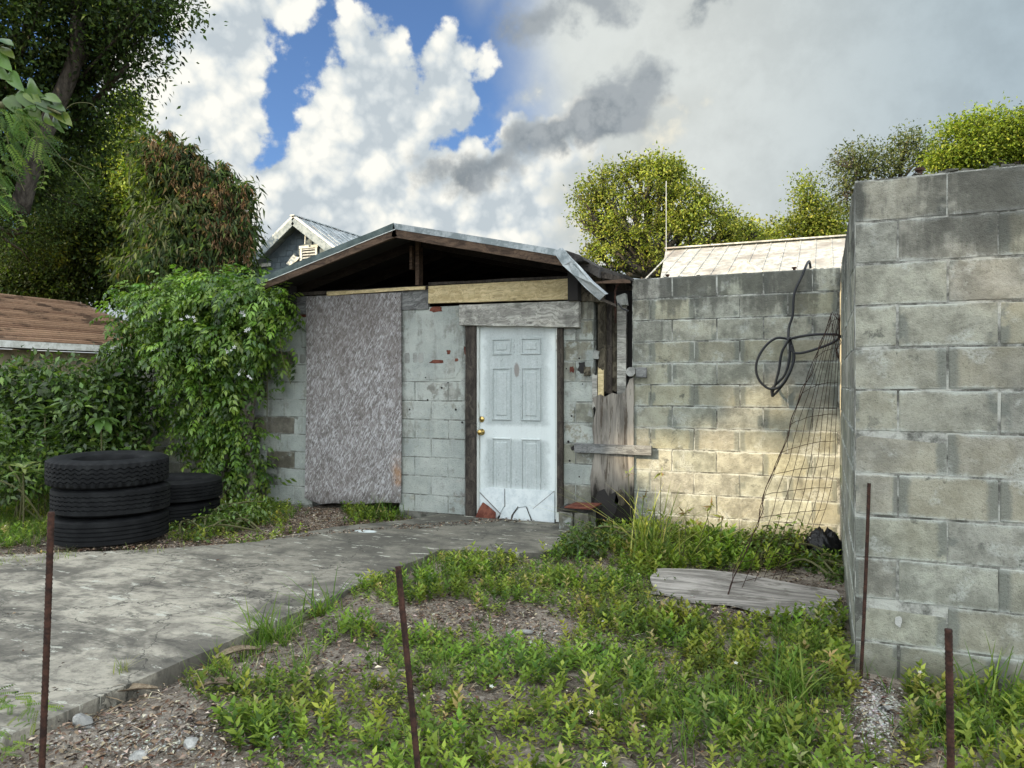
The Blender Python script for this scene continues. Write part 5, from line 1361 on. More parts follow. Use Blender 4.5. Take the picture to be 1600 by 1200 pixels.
for pts, r in (([(386, 800, 6.7), (392, 740, 6.72), (384, 690, 6.74), (388, 640, 6.75), (380, 600, 6.75), (372, 540, 6.7)], 0.07), ([(352, 800, 6.65), (345, 760, 6.68), (352, 720, 6.7), (362, 670, 6.75), (372, 620, 6.75)], 0.05), ([(376, 680, 6.7), (380, 650, 6.66), (394, 630, 6.7), (396, 610, 6.72)], 0.05)):
    b = BM(); q = smooth([onY(*p) for p in pts], 5); b.tube(q, 0, 8, rad=[r * (1.2 - 0.5 * i / len(q)) * random.uniform(.85, 1.15) for i in range(len(q))]); b.done('woody_stem', MATS['vine_wood'] if 'vine_wood' in MATS else mat('vine_wood', wood_fn((0.10, 0.085, 0.07), (0.34, 0.31, 0.27), 2)), vine, smooth=True)
FL = (np.array([(0, 0, 0)] + [(r * cos(a), r * sin(a), 0.25) for k in range(5) for a, r in ((2 * pi * k / 5 - 0.3, 0.55), (2 * pi * k / 5, 1.0), (2 * pi * k / 5 + 0.3, 0.55))], float), np.array([f for k in range(5) for f in ((0, 1 + 3 * k, 2 + 3 * k), (0, 2 + 3 * k, 3 + 3 * k))]))
fp = []
for (px, py, m_) in [(255, 542, 9), (297, 497, 5), (380, 490, 3), (362, 545, 7), (188, 560, 3), (380, 585, 5), (170, 605, 3), (200, 575, 3), (260, 493, 3), (378, 520, 3), (107, 587, 2)]:
    for k in range(m_): c = onY(px + random.gauss(0, 7), py + random.gauss(0, 4), 6.05 if px > 210 else 6.3); fp.append((c.x, c.y, c.z))
fp = np.array(fp); n = len(fp); zr = np.tile([[0.3, -1.0, 0.5]], (n, 1)) + RNG.normal(0, .3, (n, 3))
V, F, C = scatter(FL[0], FL[1], fp, RNG.normal(size=(n, 3)), zr, RNG.uniform(0.018, 0.03, n), np.full((n, 3), 0.72))
o = link('flowers', mesh_np('flowers', V, F, C), MATS['litter']); setp(o, vine); tag(o, kind='stuff')

# ------------------------------------------------------------------ shrubs on the left
def shrub(lab, lobes, n_cl, nl, sig, size, cols, wts, leaf=LEAF4, dr=0.35, name='shrub', m='leaf_gloss'):
    c = Vector(lobes[0][0]); t = thing(name, lab, 'shrub', (c.x, c.y, 0))
    b = BM()
    for k in range(12):
        q, r = random.choice(lobes); e = Vector(q) + Vector([random.uniform(-1, 1) * x * .8 for x in r]); a = Vector((c.x + random.uniform(-.5, .5), c.y + random.uniform(-.2, .2), 0)); b.tube(smooth([a, a.lerp(e, .5) + Vector((random.uniform(-.15, .15), 0, .1)), e], 4), 0.009, 5)
    b.done('stems', MATS['stem'], t)
    crown('foliage', lobes, n_cl, nl, sig, size, cols, wts, m, t, leaf=leaf, droop=dr, shell=0.3)
    return t
SG = [(0.045, 0.085, 0.018), (0.07, 0.125, 0.022), (0.11, 0.17, 0.032), (0.03, 0.055, 0.014)]
shrub('large leafy shrub at the left under the neighbour house eave', [LB(40, 618, 56, 40, 9.2), LB(105, 604, 46, 36, 9), LB(55, 660, 70, 45, 9), LB(-50, 660, 60, 60, 9), LB(120, 655, 55, 50, 9.2), LB(52, 572, 14, 16, 9.1), LB(60, 715, 60, 40, 8.9)], 620, 22, 0.13, 0.105, SG, [4, 4, 2, 3])
shrub('tangled shrub between the neighbour house and the vine', [LB(172, 608, 36, 34, 8.9), LB(165, 650, 50, 50, 8.8), LB(192, 610, 14, 34, 8.9), LB(150, 720, 60, 40, 8.7), LB(200, 705, 12, 12, 8.6)], 420, 22, 0.12, 0.095, SG, [4, 4, 2, 3])
shrub('low weedy shrub at left edge behind the big tyres', [LB(10, 740, 50, 40, 7.6), LB(55, 735, 36, 34, 7.8), LB(-40, 700, 60, 70, 7.6)], 200, 20, 0.09, 0.075, SG, [3, 4, 3, 1])
def rosette(lab, px, py, dep, nl, L, cols, name='leafy_plant', up=0.5, leaf=BIG, wid=0.55):
    c = atD(px, py, dep); t = thing(name, lab, 'plant', (c.x, c.y, 0)); b = BM(); b.tube([(c.x, c.y, 0), (c.x + .01, c.y, c.z * .5), tuple(c)], 0.008, 5); b.done('stem', MATS['stem'], t)
    for k in range(nl):
        a = 2 * pi * k / nl * 2.4; d3 = np.array([[cos(a), sin(a), up + random.uniform(-.4, .4)]])
        V, F, C = scatter(leaf[0], leaf[1], np.array([list(c)]) + np.array([[0, 0, random.uniform(-.06, .03)]]), d3, np.array([[0, 0, 1.0]]), np.array([[L, L * wid * 1.6, L]]) * random.uniform(.8, 1.15), palette(1, cols, [1] * len(cols)))
        o = link('leaf', mesh_np('leaf', V, F, C), MATS['leaf_gloss']); o.data.polygons.foreach_set('use_smooth', [True] * len(o.data.polygons)); setp(o, t)
rosette('pale long leaved rosette plant beside the big tyres', 36, 735, 7.0, 15, 0.20, [(0.12, 0.18, 0.05), (0.17, 0.21, 0.07)], leaf=BIGLONG, wid=0.6)
rosette('broad leaved plant rising from the shrub at far left', 70, 645, 8.0, 12, 0.19, [(0.09, 0.15, 0.045), (0.13, 0.19, 0.06)])
rosette('plant with two big hanging leaves between shrub and vine', 158, 655, 7.9, 9, 0.20, [(0.08, 0.14, 0.035)], up=-0.4)
rosette('pale leaved plant at the shrub foot above the tyres', 60, 680, 7.8, 10, 0.17, [(0.10, 0.16, 0.06)])

# ------------------------------------------------------------------ near branch coming in from the left
nb = thing('overhanging_branch', 'near leafy branch with broad shiny leaves reaching in from left edge', 'branch', atD(-260, 700, 3.3))
b = BM(); q = smooth([Vector((nb.location.x, nb.location.y, 0)), atD(-260, 500, 3.3), atD(-200, 250, 3.3), atD(-90, 170, 3.3), atD(0, 165, 3.3), atD(60, 165, 3.3), atD(95, 178, 3.25)], 6)
b.tube(q, 0, 8, rad=[0.045 * (1 - 0.94 * i / len(q)) for i in range(len(q))])
b.tube(smooth([atD(-90, 170, 3.3), atD(-30, 90, 3.3), atD(5, 70, 3.3)], 5), 0, 6, rad=[0.012, .011, .010, .009, .008, .007, .006, .005, .004, .003, .003])
b.done('stem', MATS['stem'], nb, smooth=True)
big = [(-6, 62, 20, 62, 1), (-6, 74, 22, 82, 1), (-8, 84, 14, 104, 0.2), (-4, 108, 10, 122, -.3), (14, 112, 30, 138, 0), (44, 125, 58, 150, -.4), (40, 140, 60, 160, 0), (56, 150, 76, 166, 0), (60, 158, 88, 176, .2), (76, 162, 100, 166, .4), (80, 172, 112, 188, .5), (84, 178, 90, 208, -.6), (70, 176, 76, 196, -.5), (90, 170, 96, 200, 0), (66, 150, 92, 152, 0), (30, 140, 50, 170, 0), (10, 150, 32, 176, 0), (50, 165, 60, 190, 0)]
for (x0, y0, x1, y1, tl) in big:
    a = atD(x0, y0, 3.3); e = atD(x1, y1, 3.25); L = (e - a).length * 0.92; d3 = np.array([list(e - a)])
    zr = np.array([[random.uniform(-.5, .5) - .2, -1.0, 0.9 + tl]])
    V, F, C = scatter(BIG[0], BIG[1], np.array([list(a)]), d3, zr, np.array([[L, L * 1.0, L]]), palette(1, [(0.07, 0.125, 0.02), (0.11, 0.17, 0.028), (0.055, 0.105, 0.03)], [1, 1, 1]))
    o = link('leaf', mesh_np('leaf', V, F, C), MATS['leaf_gloss']); o.data.polygons.foreach_set('use_smooth', [True] * len(o.data.polygons)); setp(o, nb)
feather = compound(8, 0.11, 0.020, 1.2, 0.25, LEAF2)
pp = []; xx = []
for (px, py, rx, ry, k) in [(5, 172, 36, 14, 20), (38, 186, 26, 16, 20), (55, 210, 16, 12, 9), (8, 220, 26, 18, 16), (-4, 262, 18, 20, 12), (-6, 305, 12, 16, 6), (66, 236, 8, 8, 3)]:
    for _ in range(int(k * 1.6)): c = atD(px + random.gauss(0, rx * .5), py + random.gauss(0, ry * .5), 3.3 + random.uniform(-.2, .3)); pp.append(list(c)); xx.append((random.uniform(0.1, 1), random.uniform(-.5, .3), random.uniform(-.9, .1)))
pp = np.array(pp); n = len(pp)
V1 = scatter(feather[0], feather[1], pp, np.array(xx), np.tile([[0, -.6, 1.0]], (n, 1)) + RNG.normal(0, .3, (n, 3)), RNG.uniform(.7, 1.2, n), palette(n, [(0.05, 0.10, 0.02), (0.09, 0.14, 0.025), (0.03, 0.06, 0.015)], [2, 2, 1]))
V, F, C = V1; o = link('fine_leaflets', mesh_np('fine_leaflets', V, F, C), MATS['leaf']); setp(o, nb); tag(o, kind='stuff')
# hanging runners with paired leaflets
b = BM(); lf_p = []; lf_x = []
for run in ([(60, 200), (90, 240), (120, 270), (140, 295)], [(55, 190), (60, 240), (70, 270), (62, 295)], [(10, 210), (22, 260), (38, 298)], [(45, 205), (35, 240), (28, 268)], [(80, 240), (120, 255), (150, 268)], [(-5, 280), (15, 310), (30, 340), (36, 352)], [(95, 178), (115, 162), (142, 162), (152, 175)]):
    q = smooth([atD(x, y, 3.3) for x, y in run], 6); b.tube(q, 0.0016, 4)
    if run[0][0] in (55, -5):
        for i in range(3, len(q) - 1, 2):
            for sg in (-1, 1): lf_p.append(list(q[i])); lf_x.append((sg * .9, -.2, -.25))
b.done('runners', MATS['stem'], nb)
n = len(lf_p); V, F, C = scatter(LEAF4[0], LEAF4[1], np.array(lf_p), np.array(lf_x), np.tile([[0, -.7, 1.0]], (n, 1)), np.full(n, 0.042), palette(n, [(0.10, 0.17, 0.03), (0.14, 0.2, 0.04)], [1, 1]))
o = link('paired_leaflets', mesh_np('paired_leaflets', V, F, C), MATS['leaf']); setp(o, nb); tag(o, kind='stuff')

# ------------------------------------------------------------------ ground cover
def proj(P):
    """plan coordinates -> survey picture coordinates (used to read the plant map)"""
    x, y, z = P[:, 0], P[:, 1], P[:, 2] - CH
    dep = -cs * x + cc * y; r = cc * x + cs * y
    return 800 + FPX * r / dep, 600 - FPX * z / dep, dep
def vn(x, y, f, seed):
    x = x * f + seed * 17.3; y = y * f - seed * 9.1
    xi, yi = np.floor(x), np.floor(y); u_, v_ = x - xi, y - yi; u_ = u_ * u_ * (3 - 2 * u_); v_ = v_ * v_ * (3 - 2 * v_)
    def h(a, b_): q = np.sin(a * 127.1 + b_ * 311.7) * 43758.5453; return q - np.floor(q)
    return (h(xi, yi) * (1 - u_) + h(xi + 1, yi) * u_) * (1 - v_) + (h(xi, yi + 1) * (1 - u_) + h(xi + 1, yi + 1) * u_) * v_
def emap(px, py, lst, soft=0.35):
    m = np.zeros(len(px))
    for (cx_, cy_, rx, ry, w_) in lst:
        q = np.sqrt(((px - cx_) / rx) ** 2 + ((py - cy_) / ry) ** 2); m = m + w_ * np.clip((1 + soft - q) / (2 * soft), 0, 1)
    return m
green = [(900, 890, 190, 50, 1), (760, 900, 110, 45, .7), (1010, 960, 140, 60, 1), (620, 925, 60, 25, .6), (760, 945, 120, 25, .5), (640, 1010, 160, 40, .8), (1000, 1060, 380, 80, 1.1), (860, 1020, 140, 35, .8), (1180, 1040, 170, 90, 1.1), (400, 1110, 110, 60, .9),
         (560, 1130, 220, 60, 1), (850, 1170, 600, 60, 1), (330, 1050, 60, 30, .3), (1190, 865, 110, 30, 1.6), (1050, 870, 90, 35, 1.2), (1280, 1000, 60, 40, .9), (1300, 890, 24, 30, 1), (1500, 1130, 110, 40, 1), (1580, 1090, 60, 40, 1), (1470, 1090, 60, 20, .6),
         (280, 1075, 50, 18, .4), (1240, 940, 40, 14, .0), (1010, 850, 80, 22, 1)]
bare = [(840, 985, 80, 16, -1.3), (900, 1010, 60, 14, -.8), (700, 960, 60, 22, -.7), (720, 1100, 80, 18, -1.0), (690, 1050, 40, 16, -.4), (1370, 1120, 36, 70, -1.6), (1180, 935, 130, 32, -2.2), (1130, 975, 50, 16, -.8), (560, 1020, 50, 14, -.4), (250, 1160, 130, 50, -1), (660, 900, 30, 16, -.3), (1000, 1120, 40, 12, -.4), (480, 990, 30, 16, -.3)]
left = [(340, 800, 80, 28, 1.2), (430, 800, 60, 22, .8), (300, 835, 50, 14, .8), (585, 803, 45, 18, 1.1), (30, 790, 60, 50, 1), (20, 850, 40, 16, .5), (390, 780, 60, 14, .8), (0, 700, 90, 70, 1), (110, 800, 60, 20, .5), (230, 790, 60, 30, .8), (480, 815, 26, 6, -.3)]
# candidate points, denser close to the camera
N = 150000
xs = RNG.uniform(-9.5, 2.6, N); ys = RNG.uniform(1.3, 9.0, N)
G = np.stack([xs, ys, hgt(xs, ys)], 1); px, py, dep = proj(G)
vis = (dep > 1.6) & (px > -160) & (px < 1760) & (py < 1500)
onpath = (xs < -2.90) & ((ys < 5.0) | ((ys < 6.9) & (xs > -4.4)))
edge_l = (ys - 3.85) - (xs + 6.1) * 0.95                     # >0: beyond the broken left edge of the path
path = (xs < -2.91) & (edge_l < 0.02) & (ys < 6.9) | ((xs > -3.9) & (xs < -2.1) & (ys > 5.45))
behind = (ys > 6.9) | ((xs > 0.12) & (ys > 3.9))
g = emap(px, py, green) + emap(px, py, bare) + emap(px, py, left)
g = np.where(py > 1180, np.maximum(g, 0.9 * (px > 420)), g)
g = g + (vn(xs, ys, 1.9, 1) - .55) * 1.3 + (vn(xs, ys, 6, 2) - .5) * 1.0
ok = vis & ~path & ~behind
den = np.clip(g, 0, 1.25)
sel = ok & (RNG.random(N) < den * 0.30 * np.clip(6.5 / np.maximum(dep, 1.5), .5, 1.5)) & (g > 0.34)
def sprig(nn, H, leaf, L, sp, seed):
    r = random.Random(seed); V, F = [], []
    for i in range(nn):
        t = (i + 0.6) / nn; z = H * t; a0 = i * 1.57 + r.uniform(-.3, .3)
        for sg in (0, pi):
            a = a0 + sg; pitch = -0.55 + r.uniform(-.3, .35) - 0.5 * t; s_ = L * (1.05 - 0.45 * abs(t - .45)) * r.uniform(.8, 1.15)
            R = np.array(Matrix.Rotation(a, 3, 'Z') @ Matrix.Rotation(pitch * sp, 3, 'Y')); n_ = sum(len(v) for v in V)
            V.append((leaf[0] * s_) @ R.T + np.array([r.uniform(-.006, .006), r.uniform(-.006, .006), z])); F.append(leaf[1] + n_)
    n_ = sum(len(v) for v in V); V.append(np.array([(-.0012, 0, -0.01), (.0012, 0, -0.01), (0, 0, H)])); F.append(np.array([(n_, n_ + 1, n_ + 2)]))
    return np.concatenate(V), np.concatenate(F)
SP = [sprig(4, 0.06, BROAD4, 0.040, .8, 1), sprig(5, 0.085, BROAD4, 0.036, .8, 2), sprig(3, 0.045, BROAD4, 0.036, .6, 3), sprig(5, 0.10, LEAF4, 0.048, .9, 4), sprig(3, 0.035, BROAD4, 0.030, .5, 5)]
G0 = G[sel]; n = len(G0); gp, gq, gd = px[sel], py[sel], dep[sel]
tall = 1 + 0.55 * emap(gp, gq, [(1200, 865, 120, 34, 1), (1060, 872, 90, 34, .9), (1290, 1000, 40, 40, .5), (340, 800, 80, 30, .4), (585, 803, 45, 18, .2), (1010, 850, 80, 22, .5)]) + 0.5 * (vn(G0[:, 0], G0[:, 1], 3, 5) - .5)
parts = []; wh = RNG.choice(5, n, p=[.28, .26, .2, .16, .10])
pv = vn(G0[:, 0], G0[:, 1], 2.6, 31); wh = np.where((pv > .62) & (RNG.random(n) < .7), 3, np.where((pv < .36) & (RNG.random(n) < .7), 4, wh))
hue = (0.82 + 0.56 * vn(G0[:, 0], G0[:, 1], 1.7, 33))[:, None] * np.stack([0.85 + 0.4 * vn(G0[:, 0], G0[:, 1], 3.3, 35), np.ones(n), np.ones(n)], 1)
WG = [(0.155, 0.22, 0.036), (0.10, 0.16, 0.03), (0.215, 0.27, 0.05), (0.06, 0.10, 0.022), (0.30, 0.27, 0.12)]
for k in range(5):
    m = wh == k; q = G0[m]; c_ = m.sum(); a = RNG.uniform(0, 2 * pi, c_)
    zr = np.stack([RNG.normal(0, .22, c_), RNG.normal(0, .22, c_), np.ones(c_)], 1)
    s_ = RNG.uniform(.45, 1.15, c_) * tall[m]; s3 = np.stack([s_ ** .8, s_ ** .8, s_ * 1.05], 1)
    tc_ = palette(c_, WG, [4, 4, 3, 2.5, .5], .18) * hue[m]
    parts.append(scatter(SP[k][0], SP[k][1], q, np.stack([np.cos(a), np.sin(a), np.zeros(c_)], 1), zr, s3, tc_))
V, F, C = join(parts); o = link('weeds', mesh_np('weeds', V, F, C), MATS['leaf']); tag(o, kind='stuff')
print('weed sprigs', n, 'tris', len(F))
# flowers in the weeds
m = RNG.random(n) < 0.006; q = G0[m]; c_ = len(q); q = q + np.stack([RNG.normal(0, .01, c_), RNG.normal(0, .01, c_), 0.10 * tall[m] + .02], 1)
V, F, C = scatter(FL[0], FL[1], q, RNG.normal(size=(c_, 3)), np.tile([[0.1, -.4, 1.0]], (c_, 1)) + RNG.normal(0, .3, (c_, 3)), RNG.uniform(.007, .013, c_), palette(c_, [(0.72, 0.72, 0.66), (0.6, 0.55, 0.25)], [4, 1], .05))
o = link('weed_flowers', mesh_np('weed_flowers', V, F, C), MATS['litter']); tag(o, kind='stuff')
# grass blades
def blades(P0, H, Wd, cols, wts, lean=0.5, curl=0.6):
    n = len(P0); a = RNG.uniform(0, 2 * pi, n); L = H * RNG.uniform(.5, 1.2, n); le = RNG.uniform(.1, lean, n) ; hd = np.stack([np.cos(a), np.sin(a)], 1); sd = np.stack([-np.sin(a), np.cos(a)], 1)
    Vs = []; K = 5
    for i in range(K):
        t = i / (K - 1); out = (le * t + curl * RNG_c * t * t) * L if False else (le * t + curl * t * t * le) * L
        z = L * t * (1 - 0.35 * curl * t * le); w_ = Wd * (1 - t) ** .7 * 0.5 + 0.0002
        c = P0 + np.stack([hd[:, 0] * out, hd[:, 1] * out, z], 1)
        for sg in (-1, 1): Vs.append(c + np.stack([sd[:, 0] * w_ * sg, sd[:, 1] * w_ * sg, np.zeros(n)], 1))
    V = np.stack(Vs, 1).reshape(-1, 3); f = np.array([q_ for i in range(K - 1) for q_ in ((2 * i, 2 * i + 1, 2 * i + 3), (2 * i, 2 * i + 3, 2 * i + 2))])
    F = (f[None] + (np.arange(n) * 2 * K)[:, None, None]).reshape(-1, 3)
    C = np.repeat(palette(n, cols, wts), 2 * K, 0); return V, F, C
GG = [(0.11, 0.19, 0.03), (0.075, 0.145, 0.025), (0.17, 0.23, 0.05), (0.26, 0.24, 0.11)]
gm = emap(px, py, [(440, 985, 90, 26, 1.3), (370, 1020, 50, 24, .8), (520, 955, 40, 14, .8), (300, 1060, 50, 16, .7), (1150, 1100, 190, 80, .5), (1250, 1030, 70, 60, .4), (1520, 1150, 100, 50, .8), (590, 800, 40, 14, .8), (700, 1040, 200, 60, .12), (1000, 1150, 500, 60, .18), (380, 800, 70, 26, .6), (30, 800, 60, 60, .9), (1330, 1080, 30, 40, .6), (450, 1080, 120, 50, .35), (230, 1080, 60, 14, .4), (640, 885, 60, 14, .4)])
sel = ok & (RNG.random(N) < gm * 0.3 * (vn(xs, ys, 5, 21) > .42)); q = G[sel]; tuft = np.repeat(q, 4, 0) + np.concatenate([RNG.normal(0, .012, (len(q) * 4, 2)), np.zeros((len(q) * 4, 1))], 1)
V, F, C = blades(tuft, 0.12, 0.0055, GG, [4, 4, 2, .6], .9)
o = link('grass', mesh_np('grass', V, F, C), MATS['leaf']); tag(o, kind='stuff'); print('grass tris', len(F))
# dead straw lying between the weeds
sel = ok & (RNG.random(N) < 0.035); q = G[sel].copy(); q[:, 2] += .012; n = len(q); a = RNG.uniform(0, 2 * pi, n)
V, F, C = scatter(LONG4[0], LONG4[1], q, np.stack([np.cos(a), np.sin(a), RNG.normal(.12, .2, n)], 1), np.tile([[0, 0, 1.0]], (n, 1)) + RNG.normal(0, .2, (n, 3)), np.stack([RNG.uniform(.05, .16, n), np.full(n, .022), np.full(n, .06)], 1), palette(n, [(0.36, 0.31, 0.20), (0.22, 0.17, 0.11), (0.45, 0.40, 0.28)], [2, 2, 1]))
o = link('dead_straw', mesh_np('dead_straw', V, F, C), MATS['litter']); tag(o, kind='stuff')
# short moss-like sprouts in cracks on the path
cr_ = [(15, 880, 40, 8), (60, 876, 50, 4), (100, 868, 20, 4), (235, 862, 30, 4), (190, 1050, 10, 4)]
q = []
for (x, y, rx, ry) in cr_:
    for k in range(26): c = onG(x + random.gauss(0, rx * .6), y + random.gauss(0, ry * .6), SLZ); q.append(list(c))
V, F, C = blades(np.array(q), 0.07, 0.004, [(0.24, 0.25, 0.10), (0.15, 0.20, 0.06)], [1, 1], 1.0); o = link('grass_sprouts', mesh_np('grass_sprouts', V, F, C), MATS['leaf']); tag(o, kind='stuff')
# leaf litter
lit_d = 0.30 + 0.9 * emap(px, py, [(230, 1160, 220, 60, 1), (420, 1050, 160, 50, .4), (700, 960, 120, 40, .6), (850, 990, 120, 30, .5), (450, 830, 160, 26, 1.2), (560, 810, 80, 14, 1), (330, 860, 110, 12, 1), (40, 850, 60, 20, .6), (1140, 970, 70, 20, .7), (1370, 1130, 50, 80, .5), (700, 800, 80, 10, .6), (720, 1100, 100, 30, .5), (1150, 915, 70, 10, .4)], .5) + 0.3 * (vn(xs, ys, 3, 9) - .4)
on_slab_edge = path & (np.abs(edge_l) < 0.22 * vn(xs, ys, 3, 4) + .04) & (RNG.random(N) < .5)
sel = vis & (ys < 6.92) & ~((xs > 0.12) & (ys > 3.9)) & (~path) & (RNG.random(N) < lit_d * 0.75)
sel |= vis & on_slab_edge
sel |= vis & path & (RNG.random(N) < 0.0015)
q = G[sel].copy(); q[:, 2] += RNG.uniform(0.002, 0.022, len(q)); q[path[sel], 2] = SLZ + RNG.uniform(.001, .006, path[sel].sum())
q = np.repeat(q, 2, 0); q[:, :2] += RNG.normal(0, .02, (len(q), 2)); n = len(q)
keep = ~((q[:, 1] > 6.93)); q = q[keep]; n = len(q)
LC = [(0.20, 0.145, 0.10), (0.33, 0.26, 0.19), (0.09, 0.06, 0.045), (0.46, 0.40, 0.32), (0.13, 0.075, 0.05), (0.045, 0.035, 0.03)]
a = RNG.uniform(0, 2 * pi, n); xd = np.stack([np.cos(a), np.sin(a), RNG.normal(0, .22, n)], 1); zr = np.stack([RNG.normal(0, .35, n), RNG.normal(0, .35, n), np.ones(n)], 1)
sz = RNG.uniform(.012, .038, n); s3 = np.stack([sz, sz * RNG.uniform(.35, 1.1, n), sz * RNG.uniform(.5, 3, n)], 1)
V, F, C = scatter(LEAF2[0], LEAF2[1], q, xd, zr, s3, palette(n, LC, [4, 3, 3, 1.6, 2, 2], .2))
o = link('leaf_litter', mesh_np('leaf_litter', V, F, C), MATS['litter']); tag(o, kind='stuff'); print('litter', n)
# twigs
b = BM()
for k in range(150):
    c = None
    while c is None:
        x, y = random.uniform(0, 1500), random.uniform(830, 1195); p = onG(x, y)
        if p.x > -2.85 and p.y < 6.8 and not (p.x > .1 and p.y > 3.8): c = p
    a = random.uniform(0, pi); L = random.uniform(.04, .16); z = float(hgt(c.x, c.y)) + .014; m_ = Vector((cos(a), sin(a), 0)) * L
    b.tube([Vector((c.x, c.y, z)), Vector((c.x, c.y, z + .006)) + m_ * .5 + Vector((random.uniform(-.01, .01), random.uniform(-.01, .01), 0)), Vector((c.x, c.y, z)) + m_], 0, 4, rad=[.0022, .0018, .001])
tag(b.done('twigs', MATS['bark']), kind='stuff')
# gravel on the bare patches
n = 2600; cx_ = RNG.choice(3, n, p=[.5, .3, .2]); base = np.array([[1372, 1110, 32, 60], [230, 1165, 150, 36], [850, 990, 90, 20]])[cx_]
gx_ = base[:, 0] + RNG.normal(0, .55, n) * base[:, 2]; gy_ = base[:, 1] + RNG.normal(0, .55, n) * base[:, 3]
q = np.array([list(onG(a_, min(b_, 1290))) for a_, b_ in zip(gx_, gy_)]); kk = ~((q[:, 0] > .1) & (q[:, 1] > 3.88)) & (q[:, 0] > -2.85); q = q[kk]; n = len(q); q[:, 2] = hgt(q[:, 0], q[:, 1])
OC = (np.array([(1, 0, 0), (-1, 0, 0), (0, 1, 0), (0, -1, 0), (0, 0, .7), (0, 0, -.5)], float) , np.array([(0, 2, 4), (2, 1, 4), (1, 3, 4), (3, 0, 4), (2, 0, 5), (1, 2, 5), (3, 1, 5), (0, 3, 5)]))
sz = RNG.uniform(.003, .011, n); s3 = np.stack([sz, sz * RNG.uniform(.5, 1, n), sz * RNG.uniform(.5, 1, n)], 1)
V, F, C = scatter(OC[0], OC[1], q, RNG.normal(size=(n, 3)) * [1, 1, .3], np.tile([[0, 0, 1.0]], (n, 1)) + RNG.normal(0, .3, (n, 3)), s3, palette(n, [(0.38, 0.37, 0.34), (0.24, 0.23, 0.21), (0.5, 0.49, 0.46)], [2, 2, 1], .15))
o = link('gravel', mesh_np('gravel', V, F, C), MATS['litter']); tag(o, kind='stuff')

# ------------------------------------------------------------------ individual plants
def clump(name, lab, px, py, nb_, H, Wd, cols, wts, lean, z0=0.0, spread=.05, curl=1.0):
    c = onG(px, py); t = thing(name, lab, 'plant', c)
    P0 = np.tile([list(c)], (nb_, 1)) + np.concatenate([RNG.normal(0, spread, (nb_, 2)), np.full((nb_, 1), z0)], 1)
    V, F, C = blades(P0, H, Wd, cols, wts, lean, curl); o = link('blades', mesh_np('blades', V, F, C), MATS['leaf']); setp(o, t); tag(o, kind='stuff'); return t, c
YB_ = [(0.22, 0.26, 0.06), (0.13, 0.19, 0.04), (0.36, 0.34, 0.10), (0.09, 0.14, 0.03)]
t, c = clump('sedge_clump', 'tall yellow green strap leaved clump in front of rotten plywood', 1020, 880, 90, 0.62, 0.013, YB_, [4, 4, 2, 2], 1.1, spread=.10)
b = BM(); heads = []
for (x, y, x2, y2) in [(1035, 880, 1033, 738), (1010, 880, 1006, 778), (1045, 878, 1020, 800), (1065, 880, 1072, 800), (1000, 880, 982, 740), (1100, 872, 1105, 800), (1085, 875, 1112, 790), (1125, 870, 1128, 808)]:
    g0 = onG(x, y); e = atD(x2, y2, (g0.y * cc - g0.x * cs) * 1.0); b.tube(smooth([g0, g0.lerp(e, .5) + Vector((random.uniform(-.03, .03), 0, 0)), e], 4), 0.003, 5); heads.append(e)
b.done('flower_stalks', MATS['stem'], t)
hp = np.array([list(h) for h in heads for _ in range(9)]); n = len(hp)
V, F, C = scatter(LONG4[0], LONG4[1], hp + RNG.normal(0, .006, (n, 3)), RNG.normal(size=(n, 3)) + [0, 0, .6], RNG.normal(size=(n, 3)), RNG.uniform(.03, .09, n), palette(n, [(0.28, 0.30, 0.08), (0.25, 0.17, 0.09)], [2, 1]))
o = link('seed_heads', mesh_np('seed_heads', V, F, C), MATS['leaf']); setp(o, t); tag(o, kind='stuff')
clump('dry_weed', 'thin brown seeding weed against the sunlit wall', 1105, 868, 26, 0.50, 0.006, [(0.10, 0.11, 0.04), (0.17, 0.14, 0.07)], [1, 1], .7, spread=.12)
clump('grass_tuft', 'coarse grass tuft leaning over path edge in the foreground', 505, 962, 50, 0.24, 0.010, GG, [4, 3, 3, .3], 1.0)
clump('grass_tuft', 'bright grass tuft at the path edge beside the palm husk', 415, 1000, 60, 0.22, 0.010, GG, [4, 3, 3, .3], 1.0)
clump('grass_tuft', 'wide leaved grass tuft low in the weeds near the near wall', 1240, 1090, 50, 0.24, 0.011, GG, [4, 3, 2, .3], 1.1)
clump('grass_tuft', 'grass tuft at the foot of the grey OSB panel', 600, 808, 70, 0.26, 0.007, GG, [3, 4, 1, .3], .9, spread=.12)
clump('grass_tuft', 'tall grass tuft growing against the foot of near wall at right', 1560, 1110, 60, 0.30, 0.010, GG, [4, 3, 2, .2], .9, spread=.10)
shrub('leafy weed bush at foot of sunlit wall under the wire mesh', [LB(1215, 860, 30, 34, 6.0), LB(1245, 850, 20, 30, 6.1), LB(1180, 870, 26, 20, 6.0), LB(1150, 862, 26, 22, 6.2)], 150, 16, .05, .05, [(0.10, 0.16, 0.03), (0.07, 0.12, 0.02), (0.15, 0.20, 0.04)], [3, 3, 2], name='weed_bush')
shrub('leafy weed bush beside the black sack in the wall corner', [LB(1290, 885, 18, 18, 5.6), LB(1308, 905, 8, 20, 5.3), LB(1255, 885, 18, 14, 5.8)], 60, 16, .04, .045, [(0.07, 0.12, 0.02), (0.04, 0.08, 0.015)], [3, 3], name='weed_bush')
shrub('low weed bush beside the two tyre stacks, with pinnate leaves', [LB(345, 815, 30, 14, 7.2), LB(390, 800, 36, 16, 7.5), LB(300, 838, 26, 10, 6.7)], 130, 10, .06, .055, [(0.08, 0.14, 0.022), (0.05, 0.09, 0.018), (0.12, 0.17, 0.035)], [3, 3, 2], name='weed_bush')
